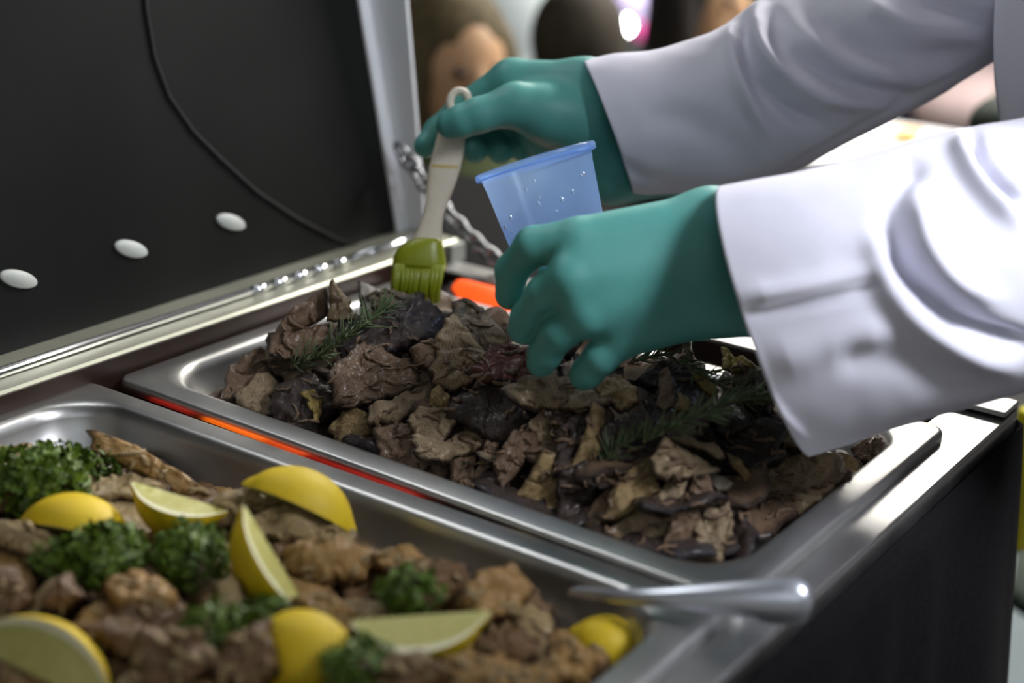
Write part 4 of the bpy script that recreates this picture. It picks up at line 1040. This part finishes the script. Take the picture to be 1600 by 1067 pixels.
s1 = obj('jacket_sleeve', sleeve(nearS, nf, noise_amp=.0014), M['jacket'], cook); solid(s1, .0022)
farS = [(910, 95, 990, 306, 1.215, .052, -6), (960, 84, 1040, 304, 1.213, .056, -4), (1020, 78, 1110, 300, 1.212, .060, 0), (1085, 60, 1180, 290, 1.212, .064, 0), (1130, 38, 1250, 262, 1.212, .066, 0), (1175, 6, 1310, 232, 1.214, .068, 0),
        (1230, -18, 1380, 198, 1.216, .068, 0), (1310, -40, 1450, 160, 1.22, .068, 0), (1400, -60, 1520, 118, 1.222, .066, 0), (1500, -80, 1600, 70, 1.225, .064, 0), (1600, -110, 1690, 40, 1.23, .062, 0)]
ff = [([(1165, 12), (1160, 60), (1180, 120), (1230, 170), (1290, 200)], 12, -.012), ([(1190, 0), (1185, 60), (1215, 110), (1280, 150), (1380, 165)], 14, .011),
      ([(1150, 30), (1148, 90), (1165, 150), (1200, 210)], 12, .009), ([(1200, 10), (1230, 80), (1300, 120), (1400, 150), (1440, 150)], 15, -.008),
      ([(1250, 0), (1330, 70), (1440, 90), (1530, 80)], 20, -.008), ([(1240, 40), (1330, 110), (1420, 120)], 20, .006),
      ([(1340, 0), (1420, 40), (1540, 60)], 18, .007), ([(960, 250), (1020, 285), (1100, 300)], 14, -.003), ([(1005, 180), (1080, 190), (1150, 230), (1180, 270)], 26, -.004),
      ([(1440, 0), (1500, 20), (1560, 30)], 12, -.006), ([(1200, 285), (1300, 225), (1420, 160), (1540, 95)], 6, -.004)]
s2 = obj('jacket_sleeve', sleeve(farS, ff, noise_amp=.002), M['jacket'], cook); solid(s2, .0022)
# jacket body with the upper arms, continuous
cc = px(1835, -100, 1.15)
shn, shf = np.array([.73, .29, .60]), np.array([.66, .68, .58])
eln, elf = px(1830, 330, 1.0), px(1620, -30, 1.23)
def jacket(P):
    t = sd_ell(P, cc, (.118, .20, .26))
    t = smin(t, sd_cone(P, cc + np.array([.06, 0, -.1]), (.92, .50, -.10), .14, .15), .06)
    t = smin(t, sd_cone(P, (.92, .50, -.10), (.98, .50, -.28), .15, .16), .05)
    t = smin(t, sd_cone(P, cc + np.array([.04, 0, .22]), shn, .08, .080), .06); t = smin(t, sd_cone(P, cc + np.array([.04, 0, .22]), shf, .08, .080), .06)
    t = smin(t, sd_cone(P, shn, eln, .080, .064), .03); t = smin(t, sd_cone(P, shf, elf, .072, .060), .03)
    return t
obj('jacket_body', surfnet(jacket, (.35, .05, -.5), (1.25, .98, .80), .011), M['jacket'], cook)
M['trousers'] = cloth('black_trousers', (.02, .02, .022))
def legs(P):
    t = smin(sd_cone(P, (.99, .43, -.26), (1.02, .40, -.60), .095, .075), sd_cone(P, (.99, .57, -.26), (1.02, .60, -.60), .095, .075), .04)
    t = smin(t, sd_cone(P, (1.02, .40, -.60), (1.05, .40, FZ + .06), .075, .055), .02); t = smin(t, sd_cone(P, (1.02, .60, -.60), (1.05, .60, FZ + .06), .075, .055), .02)
    t = smin(t, sd_cone(P, (1.05, .40, FZ + .04), (.90, .40, FZ + .035), .045, .035), .02); return smin(t, sd_cone(P, (1.05, .60, FZ + .04), (.90, .60, FZ + .035), .045, .035), .02)
obj('trousers', surfnet(legs, (.80, .25, FZ - .01), (1.2, .76, -.1), .015), M['trousers'], cook)
hc = cc + np.array([-.02, .02, .46])
def head_field(c, f, s, P):
    """head with face toward horizontal direction f, scale s"""
    f = unit(f); r = np.array([f[1], -f[0], 0]); up = np.array([0, 0, 1.])
    Rm = np.stack([f, r, up], 1)
    t = sd_ell(P, c + up * .02 * s, np.array([.098, .078, .11]) * s, Rm)
    t = smin(t, sd_ell(P, c + f * .028 * s - up * .06 * s, np.array([.062, .055, .065]) * s, Rm), .03 * s)
    t = smin(t, sd_cone(P, c + f * .095 * s + up * .012 * s, c + f * .108 * s - up * .022 * s, .009 * s, .015 * s), .012 * s)
    for sg in (-1, 1): t = smin(t, sd_ell(P, c + r * sg * .08 * s - up * .005 * s, np.array([.018, .010, .032]) * s, Rm), .006 * s)
    for sg in (-1, 1): t = np.maximum(t, -sd_ell(P, c + f * .104 * s + r * sg * .034 * s + up * .016 * s, np.array([.016, .02, .011]) * s, Rm))
    return smin(t, sd_cone(P, c - up * .07 * s - f * .015 * s, c - up * .18 * s - f * .03 * s, .052 * s, .055 * s), .03 * s)
obj('head', surfnet(lambda P: head_field(hc, np.array([-1, -.1, 0]), 1.0, P), hc - .26, hc + .22, .008), M['skin'], cook)
obj('hair', surfnet(lambda P: np.maximum(sd_ell(P, hc + np.array([.02, 0, .045]), (.112, .092, .108)), -(np.array(P) - hc) @ np.array([1, .1, .9]) - .005), hc - .2, hc + .22, .009), M['hair_dark'], cook)

# ------------------------------------------------------------------ people in the hall
def bystander(label, u, v, d, s, face, hair, shirt, trous, longhair=False, sleeves=True, tall=None):
    hcen = px(u, v, d); f = unit(np.array([*face, 0])); r = np.array([f[1], -f[0], 0]); up = np.array([0, 0, 1.])
    H = hcen[2] - FZ                                     # head centre above the floor
    root = thing('person', label, 'person', (hcen[0], hcen[1], FZ))
    obj('head', surfnet(lambda P: head_field(hcen, f, s, P), hcen - .24 * s, hcen + .2 * s, .009 * s), M['skin'], root)
    for sg in (-1, 1):
        e = hcen + f * .092 * s + r * sg * .034 * s + up * .016 * s
        obj('eye', surfnet(lambda P: sd_ell(P, e, np.array([.011, .011, .009]) * s), e - .016 * s, e + .016 * s, .003 * s), M['eye'], root)
    mo = hcen + f * .086 * s - up * .062 * s
    obj('mouth', surfnet(lambda P: sd_ell(P, mo, np.array([.010, .022, .007]) * s, np.stack([f, r, up], 1)), mo - .03 * s, mo + .03 * s, .004 * s), M['lips'], root)
    Rm = np.stack([f, r, up], 1)
    def hairf(P):
        t = sd_ell(P, hcen - f * .018 * s + up * .035 * s, np.array([.108, .096, .112]) * s, Rm)
        if longhair:
            for sg in (-1, 1): t = smin(t, sd_ell(P, hcen + r * sg * .088 * s - up * .055 * s - f * .005 * s, np.array([.055, .030, .125]) * s, Rm), .02 * s)
            t = smin(t, sd_ell(P, hcen - f * .055 * s - up * .08 * s, np.array([.062, .10, .15]) * s, Rm), .03 * s)
        q = P - hcen
        cut = (q @ f) - .055 * s - .35 * np.maximum(0, q @ up - .03 * s)   # keep the face open
        cut = np.maximum(cut, -(.075 * s - (q @ up))) if False else cut
        face_box = np.maximum(np.maximum(cut * -1, (q @ up) - .052 * s), np.abs(q @ r) - .062 * s)
        return np.maximum(t, -face_box) if True else t
    obj('hair', surfnet(hairf, hcen - .26 * s, hcen + .2 * s, .010 * s), M[hair], root)
    neck = hcen - up * .15 * s - f * .03 * s; sh = .165 * s * 1.05; hip = np.array([hcen[0], hcen[1], FZ + .50 * (H + .1 * s)])
    tr = .10 * s
    def shirtf(P):
        t = sd_ell(P, neck * .55 + hip * .45 , np.array([tr * 1.1, sh * .95, np.linalg.norm(neck - hip) * .62]), Rm)
        t = smin(t, sd_cone(P, neck - r * sh - up * .05 * s, neck + r * sh - up * .05 * s, .055 * s, .055 * s), .05 * s)
        t = smin(t, sd_ell(P, hip, np.array([tr * 1.15, sh * .85, .10 * s]), Rm), .05 * s)
        for sg in (-1, 1):
            sho = neck + r * sg * sh * 1.05 - up * .06 * s; elb = sho + r * sg * .05 * s - up * .26 * s; wri = elb + f * .12 * s - up * .18 * s
            t = smin(t, sd_cone(P, sho, elb, .052 * s, .042 * s), .02 * s); t = smin(t, sd_cone(P, elb, wri, .042 * s, .034 * s), .015 * s)
        return t
    obj('shirt', surfnet(shirtf, np.minimum(neck, hip) - .42 * s, np.maximum(neck, hip) + .42 * s, .016 * s), M[shirt] if isinstance(shirt, str) else shirt, root)
    def hands(P):
        t = None
        for sg in (-1, 1):
            wri = neck + r * sg * sh * 1.05 - up * .06 * s + r * sg * .05 * s - up * .44 * s + f * .12 * s
            q = smin(sd_cone(P, wri, wri - up * .07 * s + f * .03 * s, .026 * s, .024 * s), sd_cone(P, wri - up * .07 * s + f * .03 * s, wri - up * .14 * s + f * .06 * s, .022 * s, .012 * s), .01)
            t = q if t is None else np.minimum(t, q)
        return t
    obj('hands', surfnet(hands, neck - .85 * s, neck + .4 * s, .012 * s), M['skin'], root)
    def legf(P):
        t = None
        for sg in (-1, 1):
            a = hip + r * sg * .08 * s; kn = np.array([a[0], a[1], (a[2] + FZ) / 2]) + f * .01; an = np.array([a[0], a[1], FZ + .06 * s])
            q = smin(sd_cone(P, a, kn, .082 * s, .060 * s), sd_cone(P, kn, an, .060 * s, .045 * s), .02 * s)
            q = smin(q, sd_cone(P, an - up * .02 * s, an - up * .025 * s + f * .15 * s, .04 * s, .033 * s), .02 * s)
            t = q if t is None else smin(t, q, .02 * s)
        return t
    obj('trousers', surfnet(legf, (hip[0] - .36 * s, hip[1] - .36 * s, FZ - .01), (hip[0] + .36 * s, hip[1] + .36 * s, hip[2] + .13 * s), .018 * s), M[trous] if isinstance(trous, str) else trous, root)
    return root
M['olive_shirt'] = cloth('olive_shirt', (.055, .075, .018)); M['jeans'] = cloth('dark_jeans', (.02, .026, .04)); M['pale_shirt'] = cloth('pale_shirt', (.62, .70, .72))
M['dark_hood'] = cloth('dark_hood', (.016, .022, .018)); M['pink_shirt'] = cloth('pink_shirt', (.62, .48, .47)); M['beige'] = cloth('beige', (.42, .34, .18))
tocam = (CAM - px(715, 110, 2.3))[:2]; rgt = RM[0][:2]
bystander('child with light brown hair and olive shirt looking toward the food', 712, 112, 2.30, .93, unit([*(np.array(unit([*tocam, 0])[:2]) * 1.0 + unit([*rgt, 0])[:2] * .45), 0])[:2], 'hair_brown', 'olive_shirt', 'jeans', True)
bystander('person with short dark brown hair and dark hood facing away', 902, 84, 2.55, .86, -np.array(unit([*tocam, 0])[:2]), 'hair_mid', 'dark_hood', 'jeans')
bystander('person in a pale shirt standing behind the children', 790, -170, 3.8, 1.0, np.array(unit([*tocam, 0])[:2]), 'hair_dark', 'pale_shirt', 'jeans')
bystander('person with long black hair and pale face beyond the raised sleeve', 1100, 6, 3.2, 1.05, np.array(unit([*tocam, 0])[:2]) * .6 + np.array(unit([*rgt, 0])[:2]) * .6, 'hair_dark', 'beige', 'jeans', True)
bystander('person in a pale pink top standing behind the white table', 1530, -205, 3.6, 1.0, np.array(unit([*tocam, 0])[:2]), 'hair_brown', 'pink_shirt', 'jeans')

# ------------------------------------------------------------------ hall furniture
bt = thing('serving_table', 'low table under a black cloth between the chafing dish and the children', 'table', (-.35, .70, FZ))
bevel(obj('table_top', MB().box((-1.15, .54, -.075), (.42, .86, -.05)).out(), M['cloth_black'], bt, False), .004)
obj('cloth_skirt', MB().box((-1.145, .545, FZ + .02), (-1.135, .855, -.075)).box((.405, .545, FZ + .02), (.415, .855, -.075)).box((-1.145, .545, FZ + .02), (.415, .555, -.075)).box((-1.145, .845, FZ + .02), (.415, .855, -.075)).out(), M['cloth_black'], bt, False)
for x in (-1.08, .35):
    for y in (.60, .80): obj('leg', MB().tube([(x, y, FZ), (x, y, -.075)], .018, 8).out(), M['table'], bt)
def leg_table(name, label, c, sx, sy, top, mt, ml):
    root = thing(name, label, 'table', (c[0], c[1], FZ))
    bevel(obj('table_top', MB().box((c[0] - sx, c[1] - sy, top - .03), (c[0] + sx, c[1] + sy, top)).out(), mt, root, False), .006)
    for a in (-1, 1):
        for b in (-1, 1): obj('leg', MB().tube([(c[0] + a * (sx - .06), c[1] + b * (sy - .06), FZ), (c[0] + a * (sx - .06), c[1] + b * (sy - .06), top - .03)], .022, 10).out(), ml, root)
    return root
tp = onz(1430, 235, -.22)
leg_table('dining_table', 'white topped table brightly lit behind the cook', tp + np.array([.07, 0, 0]), .27, .24, -.22, M['white_cloth'], M['grey_paint'])
M['orange'] = mat('orange_glaze', (.85, .45, .12), .4); M['greenleaf'] = mat('green_leaf', (.05, .16, .03), .5); M['bottle'] = mat('dark_glass', (.02, .05, .015), .15)
bw_ = onz(1415, 222, -.22)
def lathe(c, prof, n=24):
    return MB().loft([[(c[0] + r * math.cos(a), c[1] + r * math.sin(a), c[2] + z) for a in np.linspace(0, 6.2832, n, endpoint=False)] for r, z in prof]).out()
tag(obj('bowl', lathe(bw_, [(.015, 0), (.017, .003), (.028, .012), (.034, .024), (.032, .024), (.025, .012), (.01, .005)]), M['orange']), 'small orange bowl on the white table', 'bowl')
pp = np.array([tp[0] + .16, tp[1] + .13, -.22])
pr_ = thing('potted_plant', 'small green potted plant on the white table behind the bowl', 'plant', pp)
obj('pot', lathe(pp, [(.03, 0), (.04, .06), (.043, .065), (.036, .065), (.03, .05)]), M['white_cloth'], pr_)
mbp = MB(); rgp = np.random.default_rng(8)
for k in range(26):
    dd = unit(rgp.normal(size=3) * np.array([1, 1, .4]) + np.array([0, 0, 1.])); b0 = pp + np.array([0, 0, .06]); t1 = unit(np.cross(dd, rgp.normal(size=3)))
    mbp.add([b0, b0 + dd * .05 + t1 * .012, b0 + dd * .09, b0 + dd * .05 - t1 * .012], [(0, 1, 2, 3)])
tag(obj('leaves', mbp.out(), M['greenleaf'], pr_), kind='stuff')
cp = onz(1580, 205, -.10)
cp = px(1594, 190, 1.75)
crn = thing('dining_chair', 'dark green padded chair behind the cook', 'chair', (cp[0], cp[1], FZ))
M['chairgreen'] = cloth('chair_green', (.012, .024, .012))
def pad(P): return sd_ell(P, cp, (.03, .19, .05), None)
obj('backrest', surfnet(lambda P: sd_ell(P, cp, (.055, .085, .034)), cp - np.array([.08, .12, .06]), cp + np.array([.08, .12, .06]), .008), M['chairgreen'], crn)
zs = -.50
obj('seat', surfnet(lambda P: sd_ell(P, (cp[0] + .2, cp[1] + .12, zs), (.22, .21, .04)), (cp[0] - .06, cp[1] - .15, zs - .07), (cp[0] + .47, cp[1] + .38, zs + .07), .014), M['chairgreen'], crn)
for a, b, top in ((.0, -.03, cp[2]), (.0, .05, cp[2]), (.36, -.02, zs), (.36, .26, zs)):
    obj('leg', MB().tube([(cp[0] + a, cp[1] + b, FZ), (cp[0] + a, cp[1] + b, top)], .012, 8).out(), M['grey_paint'], crn)
# glowing globes
def glowm(n, c, s): return mat(n, c, .5, Emission_Color=(*c, 1), Emission_Strength=s)
def globe(label, u, v, d, r, m_):
    c = px(u, v, d); root = thing('globe_lamp', label, 'lamp', (c[0], c[1], FZ), 'glowing party lamps')
    rr = [(max(.0005, r * math.sin(t)), -r * math.cos(t)) for t in np.linspace(0.02, math.pi - .02, 14)]
    obj('globe', lathe(c, rr), m_, root)
    obj('stand', lathe((c[0], c[1], FZ), [(.045, 0), (.045, .015), (.006, .03), (.006, c[2] - r - FZ), (.01, c[2] - r - FZ + .004)], 14), M['grey_paint'], root)
globe('bright white glowing globe lamp on a thin stand', 976, 40, 4.2, .022, glowm('glow_white', (1, .98, 1), 60))
globe('larger lavender glowing globe lamp on a thin stand', 995, -2, 4.75, .077, glowm('glow_lavender', (.75, .66, 1.0), 1.1))
globe('pink glowing globe lamp on a thin stand', 1003, 45, 5.1, .036, glowm('glow_pink', (1, .12, .45), 1.6))
globe('small blue glowing globe lamp on a thin stand', 951, 17, 4.4, .008, glowm('glow_blue', (.3, .4, 1), 9))
# banner, yellow sleeved post, floor sheet
bn = px(640, 10, 4.3)
mbn = MB(); NVb = 24
V = []; F = []
for i in range(NVb + 1):
    for j in range(13):
        xx = bn[0] - .75 + .9 * i / NVb; V.append((xx, bn[1] + .025 * math.sin(i * 1.4) * (.4 + j / 20), FZ + .1 + 1.9 * j / 12))
for i in range(NVb):
    for j in range(12): F.append((i*13+j, (i+1)*13+j, (i+1)*13+j+1, i*13+j+1))
cr = thing('curtain_stand', 'maroon curtain hanging from a freestanding pole', 'curtain', (bn[0], bn[1], FZ))
solid(obj('curtain', (V, F), M['maroon'], cr), .002)
obj('pole', MB().tube([(bn[0] - .8, bn[1], FZ + 2.0), (bn[0] + .2, bn[1], FZ + 2.0)], .015, 10).out(), M['grey_paint'], cr)
for x in (-.8, .2): obj('upright', MB().tube([(bn[0] + x, bn[1], FZ), (bn[0] + x, bn[1], FZ + 2.0)], .015, 10).out(), M['grey_paint'], cr)
yp = px(1599, 745, 1.42)
po = thing('barrier_post', 'grey post with bright yellow plastic sleeve beside the table corner', 'post', (yp[0], yp[1], FZ))
zt, zb = px(1604, 625, 1.42)[2], px(1604, 872, 1.42)[2]
obj('sleeve', lathe((yp[0], yp[1], 0), [(.014, zb), (.0145, zb + .004), (.0145, zt - .004), (.012, zt)], 20), M['yellow'], po)
obj('pole', lathe((yp[0], yp[1], 0), [(.06, FZ), (.06, FZ + .012), (.007, FZ + .02), (.007, zb + .01)], 16), M['grey_paint'], po)
fs = onz(1560, 1050, FZ + .16)
M['sheet'] = cloth('grey_sheet', (.12, .15, .16))
cb = thing('storage_box', 'pale grey storage box on the floor beyond the skirt', 'box', (fs[0], fs[1], FZ))
bevel(obj('body', MB().box((fs[0] - .17, fs[1] - .10, FZ), (fs[0] + .12, fs[1] + .22, FZ + .14)).out(), M['sheet'], cb, False), .01)
bevel(obj('lid', MB().box((fs[0] - .18, fs[1] - .11, FZ + .14), (fs[0] + .13, fs[1] + .23, FZ + .165)).out(), M['sheet'], cb, False), .008)
